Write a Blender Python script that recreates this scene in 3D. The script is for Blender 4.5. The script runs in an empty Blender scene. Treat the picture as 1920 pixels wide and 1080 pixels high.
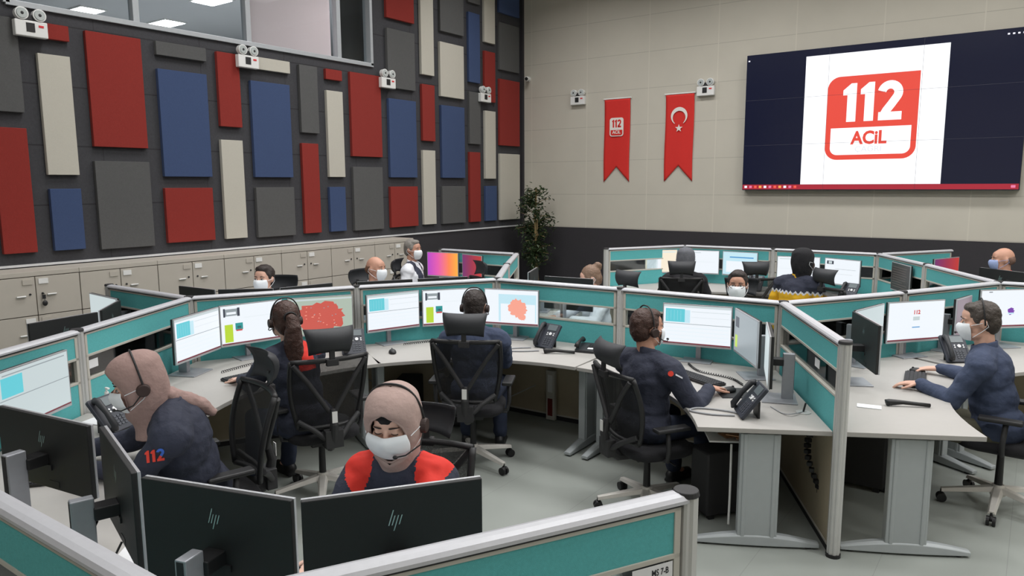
import bpy, bmesh, math, random
from mathutils import Vector, Matrix, noise
from mathutils.bvhtree import BVHTree
random.seed(7)
PI = math.pi
S = bpy.context.scene
C = S.collection
def R(d): return math.radians(d)

# ------------------------------------------------------------------ materials
def lin(c):
    c = c / 255.0
    return c / 12.92 if c <= 0.04045 else ((c + 0.055) / 1.055) ** 2.4
def L3(rgb): return (lin(rgb[0]), lin(rgb[1]), lin(rgb[2]), 1)
MATS = {}
def mat(name, rgb, rough=.6, metal=0, var=.06, scale=40, bump=.0, bscale=None, spec=.5, alpha=1, coat=0):
    if name in MATS: return MATS[name]
    m = bpy.data.materials.new(name); m.use_nodes = True
    nt = m.node_tree; N = nt.nodes; Lk = nt.links
    b = N['Principled BSDF']
    tc = N.new('ShaderNodeTexCoord'); nz = N.new('ShaderNodeTexNoise'); nz.inputs['Scale'].default_value = scale
    nz.inputs['Detail'].default_value = 3
    Lk.new(tc.outputs['Object'], nz.inputs['Vector'])
    mx = N.new('ShaderNodeMix'); mx.data_type = 'RGBA'
    c = L3(rgb)
    mx.inputs['A'].default_value = (c[0]*(1-var), c[1]*(1-var), c[2]*(1-var), 1)
    mx.inputs['B'].default_value = (min(1, c[0]*(1+var)), min(1, c[1]*(1+var)), min(1, c[2]*(1+var)), 1)
    Lk.new(nz.outputs['Fac'], mx.inputs['Factor']); Lk.new(mx.outputs['Result'], b.inputs['Base Color'])
    b.inputs['Roughness'].default_value = rough; b.inputs['Metallic'].default_value = metal
    b.inputs['Specular IOR Level'].default_value = spec; b.inputs['Alpha'].default_value = alpha
    if coat: b.inputs['Coat Weight'].default_value = coat
    if bump:
        bp = N.new('ShaderNodeBump'); bp.inputs['Strength'].default_value = bump; bp.inputs['Distance'].default_value = .01
        n2 = N.new('ShaderNodeTexNoise'); n2.inputs['Scale'].default_value = bscale or scale*3
        Lk.new(tc.outputs['Object'], n2.inputs['Vector']); Lk.new(n2.outputs['Fac'], bp.inputs['Height'])
        Lk.new(bp.outputs['Normal'], b.inputs['Normal'])
    MATS[name] = m
    return m
def emis(name, rgb, strength=1.0):
    if name in MATS: return MATS[name]
    m = bpy.data.materials.new(name); m.use_nodes = True
    b = m.node_tree.nodes['Principled BSDF']
    b.inputs['Base Color'].default_value = (.02, .02, .02, 1); b.inputs['Roughness'].default_value = .35
    b.inputs['Emission Color'].default_value = L3(rgb); b.inputs['Emission Strength'].default_value = strength*1.25
    MATS[name] = m
    return m
def gradient_emis(name, stops, strength=1.0):
    m = bpy.data.materials.new(name); m.use_nodes = True
    nt = m.node_tree; b = nt.nodes['Principled BSDF']
    uv = nt.nodes.new('ShaderNodeUVMap'); sp = nt.nodes.new('ShaderNodeSeparateXYZ'); cr = nt.nodes.new('ShaderNodeValToRGB')
    nt.links.new(uv.outputs['UV'], sp.inputs[0]); nt.links.new(sp.outputs['X'], cr.inputs[0])
    e = cr.color_ramp.elements
    e[0].position = stops[0][0]; e[0].color = L3(stops[0][1]); e[1].position = stops[-1][0]; e[1].color = L3(stops[-1][1])
    for p, c in stops[1:-1]:
        q = e.new(p); q.color = L3(c)
    nt.links.new(cr.outputs[0], b.inputs['Emission Color']); b.inputs['Emission Strength'].default_value = strength*1.2
    b.inputs['Base Color'].default_value = (.02, .02, .02, 1)
    MATS[name] = m
    return m
def glass(name, tint, gloss=.12, rough=.05):
    if name in MATS: return MATS[name]
    m = bpy.data.materials.new(name); m.use_nodes = True
    nt = m.node_tree; nt.nodes.clear()
    o = nt.nodes.new('ShaderNodeOutputMaterial'); t = nt.nodes.new('ShaderNodeBsdfTransparent'); g = nt.nodes.new('ShaderNodeBsdfGlossy')
    g.inputs['Roughness'].default_value = rough; t.inputs[0].default_value = (*tint, 1)
    fr = nt.nodes.new('ShaderNodeFresnel'); fr.inputs['IOR'].default_value = 1.45
    ad = nt.nodes.new('ShaderNodeMath'); ad.operation = 'ADD'; ad.inputs[1].default_value = gloss*.3
    nt.links.new(fr.outputs[0], ad.inputs[0])
    mx = nt.nodes.new('ShaderNodeMixShader')
    nt.links.new(ad.outputs[0], mx.inputs[0]); nt.links.new(t.outputs[0], mx.inputs[1]); nt.links.new(g.outputs[0], mx.inputs[2])
    nt.links.new(mx.outputs[0], o.inputs[0])
    MATS[name] = m
    return m
def mesh_fabric(name, rgb, cover=.72):
    """woven see-through chair mesh: a procedural pattern of holes"""
    m = mat(name, rgb, .8, var=.2, scale=60)
    nt = m.node_tree; b = nt.nodes['Principled BSDF']
    tc = nt.nodes.new('ShaderNodeTexCoord'); mp = nt.nodes.new('ShaderNodeMapping'); mp.inputs['Scale'].default_value = (260, 260, 260)
    vo = nt.nodes.new('ShaderNodeTexVoronoi'); cr = nt.nodes.new('ShaderNodeMath'); cr.operation = 'LESS_THAN'; cr.inputs[1].default_value = cover
    nt.links.new(tc.outputs['Object'], mp.inputs[0]); nt.links.new(mp.outputs[0], vo.inputs['Vector'])
    nt.links.new(vo.outputs['Distance'], cr.inputs[0]); nt.links.new(cr.outputs[0], b.inputs['Alpha'])
    return m

M_alu = mat('aluminium', (200, 200, 198), .4, .3, .04, 12)
M_alu2 = mat('beige_aluminium', (192, 189, 180), .5, .15, .04, 12)
M_teal = mat('teal_fabric', (90, 176, 178), .9, 0, .14, 90, .25, 500)
M_laminate = mat('cream_laminate', (168, 165, 161), .5, 0, .03, 25)
M_lamedge = mat('laminate_edge', (188, 178, 158), .6)
M_under = mat('beige_melamine', (178, 166, 142), .7, 0, .06, 30)
M_legm = mat('grey_powder_coat', (168, 174, 176), .5, .1, .04, 20)
M_black = mat('black_plastic', (26, 26, 28), .5)
M_gloss = mat('glossy_black', (12, 12, 14), .2)
M_dark = mat('charcoal_plastic', (40, 40, 42), .6, var=.1)
M_monback = mat('monitor_back', (30, 31, 32), .55, var=.15, scale=60, bump=.15, bscale=900)
M_moned = mat('monitor_silver', (196, 198, 202), .35, .5)
M_stand = mat('stand_silver', (160, 162, 168), .4, .4)
M_white = mat('white_plastic', (222, 222, 220), .5, var=.02)
M_paper = mat('paper', (225, 226, 228), .8, var=.02)
M_phone = mat('phone_slate', (48, 52, 62), .5)
M_phone2 = mat('phone_dark', (38, 40, 44), .5)
M_chrome = mat('base_metal', (205, 202, 196), .4, .3)
M_mask = mat('mask_cloth', (226, 230, 234), .85, 0, .02, 30)
M_maskblue = mat('mask_blue', (150, 165, 205), .85, 0, .04, 30)
M_skin = mat('skin', (206, 162, 142), .55, 0, .07, 18, .05, 200)
M_skin2 = mat('skin_tan', (192, 144, 122), .55, 0, .08, 18, .05, 200)
M_navy = mat('navy_cloth', (42, 46, 62), .85, 0, .15, 30, .35, 60)
M_navy2 = mat('navy_shirt', (56, 66, 90), .85, 0, .15, 30, .35, 50)
M_blackc = mat('black_cloth', (24, 24, 28), .9, 0, .2, 30, .3, 60)
M_red = mat('red_cloth', (214, 48, 36), .8, 0, .08, 30, .1, 60)
M_yellow = mat('yellow_cloth', (226, 176, 34), .8, 0, .08, 30, .1, 60)
M_whitec = mat('white_cloth', (214, 216, 222), .85, 0, .05, 30, .1, 60)
M_khaki = mat('khaki_cloth', (74, 72, 58), .9, 0, .1, 30)
M_jeans = mat('dark_jeans', (38, 46, 66), .9, 0, .15, 40)
M_hijab = mat('dusty_rose_cloth', (156, 130, 124), .9, 0, .12, 14, .4, 45)
M_hijab2 = mat('pale_rose_cloth', (174, 150, 143), .9, 0, .10, 14, .4, 45)
M_hijabg = mat('grey_scarf', (96, 98, 104), .9, 0, .25, 60, .25, 70)
M_hair = mat('dark_hair', (38, 28, 24), .55, 0, .35, 70, .6, 160)
M_hairbr = mat('brown_hair', (66, 42, 34), .5, 0, .4, 60, .6, 160)
M_hairg = mat('grey_hair', (128, 124, 118), .6, 0, .25, 80, .5, 160)
M_hairbl = mat('streaked_hair', (124, 98, 80), .5, 0, .4, 70, .6, 160)
M_eye = mat('eye_white', (230, 226, 222), .3)
M_iris = mat('iris_dark', (34, 22, 16), .2)
M_glass = glass('divider_glass', (.86, .92, .92), .25)
M_pane = glass('pane_glass', (.9, .93, .94), .2, .02)
_p = M_pane.node_tree; _m = [q for q in _p.nodes if q.type == 'MIX_SHADER'][0]; [_p.links.remove(l_) for l_ in list(_m.inputs[0].links)]; _m.inputs[0].default_value = .04
M_mesh = mesh_fabric('chair_mesh', (22, 22, 24), .66)
M_green = mat('leaf_green', (48, 66, 36), .5, 0, .4, 6)
M_bark = mat('pale_bark', (150, 130, 90), .8, 0, .2, 30)
E_white = emis('screen_white', (232, 238, 244), 1.0)
E_pale = emis('screen_pale', (196, 208, 210), .95)
E_cyan = emis('screen_cyan', (96, 196, 208), 1.0)
E_grey = emis('screen_grey', (150, 160, 165), .9)
E_lime = emis('screen_lime', (178, 208, 50), 1.0)
E_dark = emis('screen_dark', (60, 66, 80), .8)
E_tealb = emis('screen_teal', (40, 150, 150), .9)
E_red = emis('screen_red', (205, 60, 60), .9)
E_task = emis('screen_taskbar', (120, 40, 56), .8)
E_mapg = emis('screen_map_green', (176, 190, 176), .9)
E_mapr = emis('screen_map_red', (206, 90, 78), .9)
E_salmon = emis('screen_salmon', (240, 160, 140), 1.0)
E_sky = emis('screen_sky', (190, 224, 236), 1.0)
E_blue = emis('screen_blue', (70, 150, 210), .9)
E_purple = emis('screen_purple', (120, 60, 170), .9)
E_cream = emis('screen_cream', (240, 228, 206), 1.0)
E_tv = emis('videowall_white', (250, 252, 255), 1.1)
E_tvred = emis('videowall_red', (226, 66, 50), 1.0)
E_tvtask = emis('videowall_taskbar', (170, 22, 46), .9)
E_tvdim = emis('videowall_faint', (222, 224, 232), 1.0)
E_pinkor = gradient_emis('wallpaper_pink_orange', [(0, (178, 66, 196)), (.35, (226, 88, 170)), (.7, (252, 130, 80)), (1, (250, 176, 60))], 1.0)
E_redpur = gradient_emis('wallpaper_purple_red', [(0, (120, 50, 120)), (.5, (170, 50, 80)), (1, (210, 60, 50))], .8)
E_pinkdim = emis('screen_dim_pink', (150, 132, 142), .8)
M_skinf = mat('skin_fair', (224, 182, 164), .55, 0, .06, 18, .05, 200)
E_brown = emis('screen_brown', (44, 40, 38), .8)
E_brownl = emis('screen_brown_line', (92, 84, 78), .8)

# ------------------------------------------------------------------ mesh builder
class MB:
    def __init__(s): s.v = []; s.f = []; s.m = []; s.uv = {}
    def add(s, vs, fs, mi=0, T=None):
        o = len(s.v)
        s.v += [tuple(T @ Vector(v)) if T is not None else tuple(v) for v in vs]
        for f in fs: s.f.append(tuple(i+o for i in f)); s.m.append(mi)
        return s
    def box(s, c, d, mi=0, T=None, rz=0):
        x, y, z = d[0]/2, d[1]/2, d[2]/2
        vs = [(-x,-y,-z),(x,-y,-z),(x,y,-z),(-x,y,-z),(-x,-y,z),(x,-y,z),(x,y,z),(-x,y,z)]
        Q = Matrix.Translation(c) @ Matrix.Rotation(rz, 4, 'Z')
        if T is not None: Q = T @ Q
        return s.add(vs, [(3,2,1,0),(4,5,6,7),(0,1,5,4),(1,2,6,5),(2,3,7,6),(3,0,4,7)], mi, Q)
    def box2(s, lo, hi, mi=0, T=None):
        return s.box([(a+b)/2 for a, b in zip(lo, hi)], [b-a for a, b in zip(lo, hi)], mi, T)
    def loft(s, rings, mi=0, T=None, cap=True, closed=True):
        n = len(rings[0]); vs = [p for r in rings for p in r]; fs = []
        for i in range(len(rings)-1):
            for j in range(n if closed else n-1):
                k = (j+1) % n
                fs.append((i*n+j, i*n+k, (i+1)*n+k, (i+1)*n+j))
        if cap:
            fs.append(tuple(reversed(range(n)))); fs.append(tuple(range((len(rings)-1)*n, len(rings)*n)))
        return s.add(vs, fs, mi, T)
    def frame(s, d):
        d = Vector(d).normalized(); a = Vector((0,0,1)) if abs(d.z) < .9 else Vector((1,0,0))
        x = d.cross(a).normalized(); return x, x.cross(d)*-1
    def cap(s, p0, p1, r0, r1, n=12, mi=0, T=None, k=4):
        p0, p1 = Vector(p0), Vector(p1); d = (p1-p0)
        if d.length < 1e-6: d = Vector((0,0,1e-4))
        x, y = s.frame(d); d.normalize(); rings = []
        for i in range(k):
            a = -PI/2 + (i+.35)/(k-.0)*PI/2
            rings.append([p0 + d*(r0*math.sin(a)) + (x*math.cos(t)+y*math.sin(t))*(r0*math.cos(a)) for t in [2*PI*j/n for j in range(n)]])
        rings.append([p0 + (x*math.cos(t)+y*math.sin(t))*r0 for t in [2*PI*j/n for j in range(n)]])
        for i in range(k):
            a = (i+.0)/(k)*PI/2
            rings.append([p1 + d*(r1*math.sin(a)) + (x*math.cos(t)+y*math.sin(t))*(r1*math.cos(a)) for t in [2*PI*j/n for j in range(n)]])
        return s.loft(rings, mi, T)
    def cyl(s, p0, p1, r0, r1=None, n=16, mi=0, T=None):
        r1 = r0 if r1 is None else r1
        p0, p1 = Vector(p0), Vector(p1); x, y = s.frame(p1-p0)
        rg = [[p + (x*math.cos(2*PI*j/n)+y*math.sin(2*PI*j/n))*r for j in range(n)] for p, r in ((p0, r0), (p1, r1))]
        return s.loft(rg, mi, T)
    def ell(s, c, r, n=16, k=10, mi=0, T=None, rot=None):
        Q = Matrix.Translation(c)
        if rot is not None: Q = Q @ rot
        if T is not None: Q = T @ Q
        rings = []
        for i in range(k):
            a = -PI/2 + (i+.5)/k*PI
            rings.append([(r[0]*math.cos(a)*math.cos(t), r[1]*math.cos(a)*math.sin(t), r[2]*math.sin(a)) for t in [2*PI*j/n for j in range(n)]])
        return s.loft(rings, mi, Q)
    def tube(s, pts, r, n=8, mi=0, T=None, rs=None):
        pts = [Vector(p) for p in pts]; rings = []; px = None
        for i, p in enumerate(pts):
            d = (pts[min(i+1, len(pts)-1)] - pts[max(i-1, 0)])
            if px is None: x, y = s.frame(d)
            else:
                d.normalize(); x = (px - d*px.dot(d)).normalized(); y = d.cross(x)
            px = x; rr = rs[i] if rs else r
            rings.append([p + (x*math.cos(2*PI*j/n)+y*math.sin(2*PI*j/n))*rr for j in range(n)])
        return s.loft(rings, mi, T)
    def prism(s, outline, z0, z1, mi=0, T=None):
        n = len(outline)
        vs = [(x, y, z0) for x, y in outline] + [(x, y, z1) for x, y in outline]
        fs = [tuple(reversed(range(n))), tuple(range(n, 2*n))] + [(i, (i+1) % n, n+(i+1) % n, n+i) for i in range(n)]
        return s.add(vs, fs, mi, T)
    def quad(s, a, b, c, d, mi=0, T=None): return s.add([a, b, c, d], [(0,1,2,3)], mi, T)
    def build(s, name, mats, parent=None, bevel=0, smooth=False, sub=0, solid=0, merge=False):
        me = bpy.data.meshes.new(name); me.from_pydata(s.v, [], s.f)
        if not isinstance(mats, (list, tuple)): mats = [mats]
        for m in mats: me.materials.append(m)
        me.polygons.foreach_set('material_index', s.m)
        if smooth: me.polygons.foreach_set('use_smooth', [True]*len(s.f))
        me.update()
        bm = bmesh.new(); bm.from_mesh(me)
        if merge: bmesh.ops.remove_doubles(bm, verts=bm.verts, dist=.0004)
        bmesh.ops.recalc_face_normals(bm, faces=bm.faces); bm.to_mesh(me); bm.free()
        o = bpy.data.objects.new(name, me); C.objects.link(o); o.parent = parent
        if solid:
            q = o.modifiers.new('s', 'SOLIDIFY'); q.thickness = solid; q.offset = 0
        if sub:
            q = o.modifiers.new('u', 'SUBSURF'); q.levels = q.render_levels = sub
        if bevel:
            q = o.modifiers.new('b', 'BEVEL'); q.width = bevel; q.segments = 2; q.limit_method = 'ANGLE'; q.angle_limit = R(35)
        return o
def thing(name, label, cat, loc=(0,0,0), rz=0, group=None):
    o = bpy.data.objects.new(name, None); C.objects.link(o); o.location = loc; o.rotation_euler = (0, 0, rz)
    o['label'] = label; o['category'] = cat
    if group: o['group'] = group
    return o
def tag(o, label, cat, group=None, kind=None):
    o['label'] = label; o['category'] = cat
    if group: o['group'] = group
    if kind: o['kind'] = kind
    return o
def struct(o): o['kind'] = 'structure'; return o
def copy_tree(o, parent=None, label=None, loc=None, rz=None, group=None):
    c = o.copy(); C.objects.link(c); c.parent = parent
    if label: c['label'] = label
    if group: c['group'] = group
    if loc is not None: c.location = loc
    if rz is not None: c.rotation_euler = (0, 0, rz)
    for ch in list(o.children): copy_tree(ch, c)
    return c
def text_mesh(body, size, bold=0, align='CENTER', shear=0):
    cu = bpy.data.curves.new('t', 'FONT'); cu.body = body; cu.size = size; cu.offset = bold; cu.align_x = align; cu.align_y = 'CENTER'; cu.shear = shear
    cu.resolution_u = 3
    ob = bpy.data.objects.new('t', cu); C.objects.link(ob)
    dg = bpy.context.evaluated_depsgraph_get(); me = bpy.data.meshes.new_from_object(ob.evaluated_get(dg))
    vs = [tuple(v.co) for v in me.vertices]; fs = [tuple(p.vertices) for p in me.polygons]
    bpy.data.objects.remove(ob); bpy.data.curves.remove(cu); bpy.data.meshes.remove(me)
    return vs, fs
def voxel(mb, vs, name, mats, parent=None, smooth=4, disp=None, matfn=None):
    """union overlapping closed shapes into one continuous surface"""
    me = bpy.data.meshes.new(name); me.from_pydata(mb.v, [], mb.f); me.update()
    bm = bmesh.new(); bm.from_mesh(me); bmesh.ops.recalc_face_normals(bm, faces=bm.faces); bm.to_mesh(me); bm.free()
    o = bpy.data.objects.new(name, me); C.objects.link(o)
    q = o.modifiers.new('r', 'REMESH'); q.mode = 'VOXEL'; q.voxel_size = vs
    if smooth:
        q = o.modifiers.new('s', 'SMOOTH'); q.factor = .5; q.iterations = smooth
    dg = bpy.context.evaluated_depsgraph_get(); m2 = bpy.data.meshes.new_from_object(o.evaluated_get(dg))
    bpy.data.objects.remove(o); bpy.data.meshes.remove(me)
    m2.name = name
    if disp:
        nrm = [v.normal.copy() for v in m2.vertices]
        for v, n in zip(m2.vertices, nrm): v.co += n*disp(v.co, n)
    m2.materials.clear()
    if not isinstance(mats, (list, tuple)): mats = [mats]
    for m in mats: m2.materials.append(m)
    m2.polygons.foreach_set('use_smooth', [True]*len(m2.polygons))
    if matfn: m2.polygons.foreach_set('material_index', [matfn(p.center, p.normal) for p in m2.polygons])
    else: m2.polygons.foreach_set('material_index', [0]*len(m2.polygons))
    o = bpy.data.objects.new(name, m2); C.objects.link(o); o.parent = parent
    return o

# ================================================================== ROOM SHELL
XL, YF, H = -8.22, 11.8, 5.9
XR, YB = 5.2, -3.2
WZ = 1.36
def wall_mat(name, rgb, u, u0, du, z0, dz, groove=.72, w=.008, wv=.012, vcol=1.05, noise_s=2.5, bump=.1, var=.06):
    m = bpy.data.materials.new(name); m.use_nodes = True
    nt = m.node_tree; N = nt.nodes; Lk = nt.links; b = N['Principled BSDF']
    tc = N.new('ShaderNodeTexCoord'); sp = N.new('ShaderNodeSeparateXYZ'); Lk.new(tc.outputs['Object'], sp.inputs[0])
    def line(out, o0, d, wd):
        a = N.new('ShaderNodeMath'); a.operation = 'SUBTRACT'; a.inputs[1].default_value = o0-wd/2; Lk.new(out, a.inputs[0])
        q = N.new('ShaderNodeMath'); q.operation = 'DIVIDE'; q.inputs[1].default_value = d; Lk.new(a.outputs[0], q.inputs[0])
        f = N.new('ShaderNodeMath'); f.operation = 'FRACT'; Lk.new(q.outputs[0], f.inputs[0])
        l = N.new('ShaderNodeMath'); l.operation = 'LESS_THAN'; l.inputs[1].default_value = wd/d; Lk.new(f.outputs[0], l.inputs[0])
        return l.outputs[0]
    hz = line(sp.outputs['Z'], z0, dz, w); vt = line(sp.outputs[u], u0, du, wv)
    nz = N.new('ShaderNodeTexNoise'); nz.inputs['Scale'].default_value = noise_s; nz.inputs['Detail'].default_value = 6
    Lk.new(tc.outputs['Object'], nz.inputs[0])
    c = L3(rgb)
    m0 = N.new('ShaderNodeMix'); m0.data_type = 'RGBA'; m0.inputs['A'].default_value = (c[0]*(1-var), c[1]*(1-var), c[2]*(1-var), 1)
    m0.inputs['B'].default_value = (c[0]*(1+var), c[1]*(1+var), c[2]*(1+var), 1); Lk.new(nz.outputs['Fac'], m0.inputs['Factor'])
    m1 = N.new('ShaderNodeMix'); m1.data_type = 'RGBA'; Lk.new(hz, m1.inputs['Factor']); Lk.new(m0.outputs['Result'], m1.inputs['A'])
    m1.inputs['B'].default_value = (c[0]*groove, c[1]*groove, c[2]*groove, 1)
    m2 = N.new('ShaderNodeMix'); m2.data_type = 'RGBA'; Lk.new(vt, m2.inputs['Factor']); Lk.new(m1.outputs['Result'], m2.inputs['A'])
    m2.inputs['B'].default_value = (c[0]*vcol, c[1]*vcol, c[2]*vcol, 1)
    Lk.new(m2.outputs['Result'], b.inputs['Base Color']); b.inputs['Roughness'].default_value = .8
    n2 = N.new('ShaderNodeTexNoise'); n2.inputs['Scale'].default_value = 180; Lk.new(tc.outputs['Object'], n2.inputs[0])
    bp = N.new('ShaderNodeBump'); bp.inputs['Strength'].default_value = bump; bp.inputs['Distance'].default_value = .01
    Lk.new(n2.outputs['Fac'], bp.inputs['Height']); Lk.new(bp.outputs['Normal'], b.inputs['Normal'])
    MATS[name] = m
    return m
M_front = wall_mat('cream_wall_panels', (190, 185, 173), 'X', -7.99, 1.2, 1.37, .6, .78, .010, .016, 1.10)
M_felt = wall_mat('charcoal_felt', (56, 56, 60), 'Y', 2.75, 1.2, 1.966, .6, .45, .014, .010, .6, 40, .35, .25)
M_wains = mat('charcoal_wainscot', (46, 44, 48), .8, var=.12, scale=30)
M_plain = mat('plain_wall', (180, 174, 162), .8)

mb = MB()
W0, W1, Z0, Z1 = 3.14, 7.93, 3.90, 5.15
mb.box2((XL-.2, YB, 0), (XL, YF, Z0)); mb.box2((XL-.2, YB, Z0), (XL, W0, Z1)); mb.box2((XL-.2, W1, Z0), (XL, YF, Z1)); mb.box2((XL-.2, YB, Z1), (XL, YF, H))
struct(mb.build('wall_left', M_felt))
struct(MB().box2((XL-.2, YF, 0), (XR, YF+.2, H)).build('wall_front', M_front))
struct(MB().box2((XR, YB, 0), (XR+.2, YF+.2, H)).build('wall_right', M_plain))
struct(MB().box2((XL-.2, YB-.2, 0), (XR+.2, YB, H)).build('wall_back', M_plain))
struct(MB().box2((XL-.2, YB-.2, H), (XR+.2, YF+.2, H+.2)).build('ceiling', mat('ceiling_white', (214, 214, 210), .9)))
# floor: pale grey vinyl with clouding and faint tile seams
mf = wall_mat('vinyl_floor', (148, 153, 148), 'X', 0, .6, 0, 100, 1, .001, .004, .8, 1.6, .02, .14)
b = mf.node_tree.nodes['Principled BSDF']; b.inputs['Roughness'].default_value = .38
struct(MB().box2((XL-.2, YB-.2, -.1), (XR+.2, YF+.2, 0)).build('floor', mf))
struct(MB().box2((XL, YF-.02, 0), (XR, YF, WZ)).build('trim_1', M_wains)).name = 'trim_1'
struct(MB().box2((XL, YB, WZ), (XL+.03, YF-.02, WZ+.022)).build('trim_2', mat('white_trim', (205, 206, 208), .5)))
struct(MB().box2((XL, 8.27, 0), (XL+.012, YF-.02, WZ)).build('trim_3', M_wains))
struct(MB().box2((XL, YF-.045, 0), (XR, YF-.02, .08)).build('baseboard_front', M_black))
struct(MB().box2((XL+.0, YF-.06, WZ+.022), (XL+.06, YF, H)).build('trim_4', M_wains))
# control-room window in the left wall
w = bpy.data.objects.new('window_1', None); C.objects.link(w); w['kind'] = 'structure'
fr = MB()
fr.box2((XL-.12, W0, Z0-.02), (XL+.03, W1, Z0+.035)); fr.box2((XL-.12, W0, Z1-.05), (XL+.03, W1, Z1)); fr.box2((XL-.12, W0-.02, Z0), (XL+.03, W0+.04, Z1)); fr.box2((XL-.12, W1-.05, Z0), (XL+.03, W1, Z1))
for y in (4.42, 5.84, 7.31): fr.box2((XL-.1, y-.035, Z0), (XL-.0, y+.035, Z1))
fr.build('window_frame', mat('window_aluminium', (176, 180, 184), .4, .3), w, bevel=.004)
g = MB().box2((XL-.07, W0, Z0), (XL-.06, W1, Z1)); g.build('window_glass', M_pane, w)
bl = MB()
yy = 5.87
bl.box2((XL-.16, 5.87, Z0), (XL-.15, 7.28, Z1), 0)
blind_m = mat('pinkish_blind', (220, 206, 206), .9)
_n = blind_m.node_tree; _t = _n.nodes.new('ShaderNodeBsdfTranslucent'); _t.inputs[0].default_value = (.8, .72, .72, 1); _x = _n.nodes.new('ShaderNodeMixShader'); _x.inputs[0].default_value = .5
_o = [q for q in _n.nodes if q.type == 'OUTPUT_MATERIAL'][0]; _n.links.new(_n.nodes['Principled BSDF'].outputs[0], _x.inputs[1]); _n.links.new(_t.outputs[0], _x.inputs[2]); _n.links.new(_x.outputs[0], _o.inputs[0])
o = bl.build('window_blind', blind_m, w)
MB().box2((XL-.16, 7.345, Z0), (XL-.15, W1, Z1)).build('window_blind', mat('black_blind', (22, 22, 24), .8), w)
# the room behind that window: ceiling and walls
M_up = mat('upper_room_white', (176, 178, 180), .9)
up = MB(); up.box2((-17, 0, 5.2), (XL-.2, 13, 5.3)); up.box2((-17, 0, 3.2), (XL-.2, 13, 3.3)); up.box2((-17.1, 0, 3.2), (-17, 13, 5.3)); up.box2((-17, 12.9, 3.2), (XL-.2, 13, 5.3)); up.box2((-17, 0, 3.2), (XL-.2, .1, 5.3))
o = struct(up.build('wall_upper_room', M_up))
area_upper = []
M_lamp = emis('lamp_panel', (255, 255, 255), 16.0)
for i, (x, y, lb) in enumerate(((-13.8, 6.52, 'square ceiling lamp in the upper room, leftmost through the window'), (-13.62, 7.9, 'square ceiling lamp in the upper room, lowest in the window'), (-11.4, 7.42, 'square ceiling lamp in the upper room, cut by the top edge of the photo'))):
    t = thing('ceiling_lamp', lb, 'ceiling lamp', (x, y, 5.2), 0, 'ceiling lamps of the upper room')
    MB().box((0, 0, -.012), (.62, .44, .024)).build('lamp_housing', M_white, t); MB().box((0, 0, -.028), (.56, .38, .008)).build('diffuser', M_lamp, t)
for x, y in ((-13.8, 6.52), (-13.62, 7.9), (-11.4, 7.42), (-9.4, 7.45), (-9.3, 8.1), (-10.2, 8.9)):  # last three are unseen fill lights, added to brighten the pinkish blind from behind
    area_upper.append((x, y))

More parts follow.
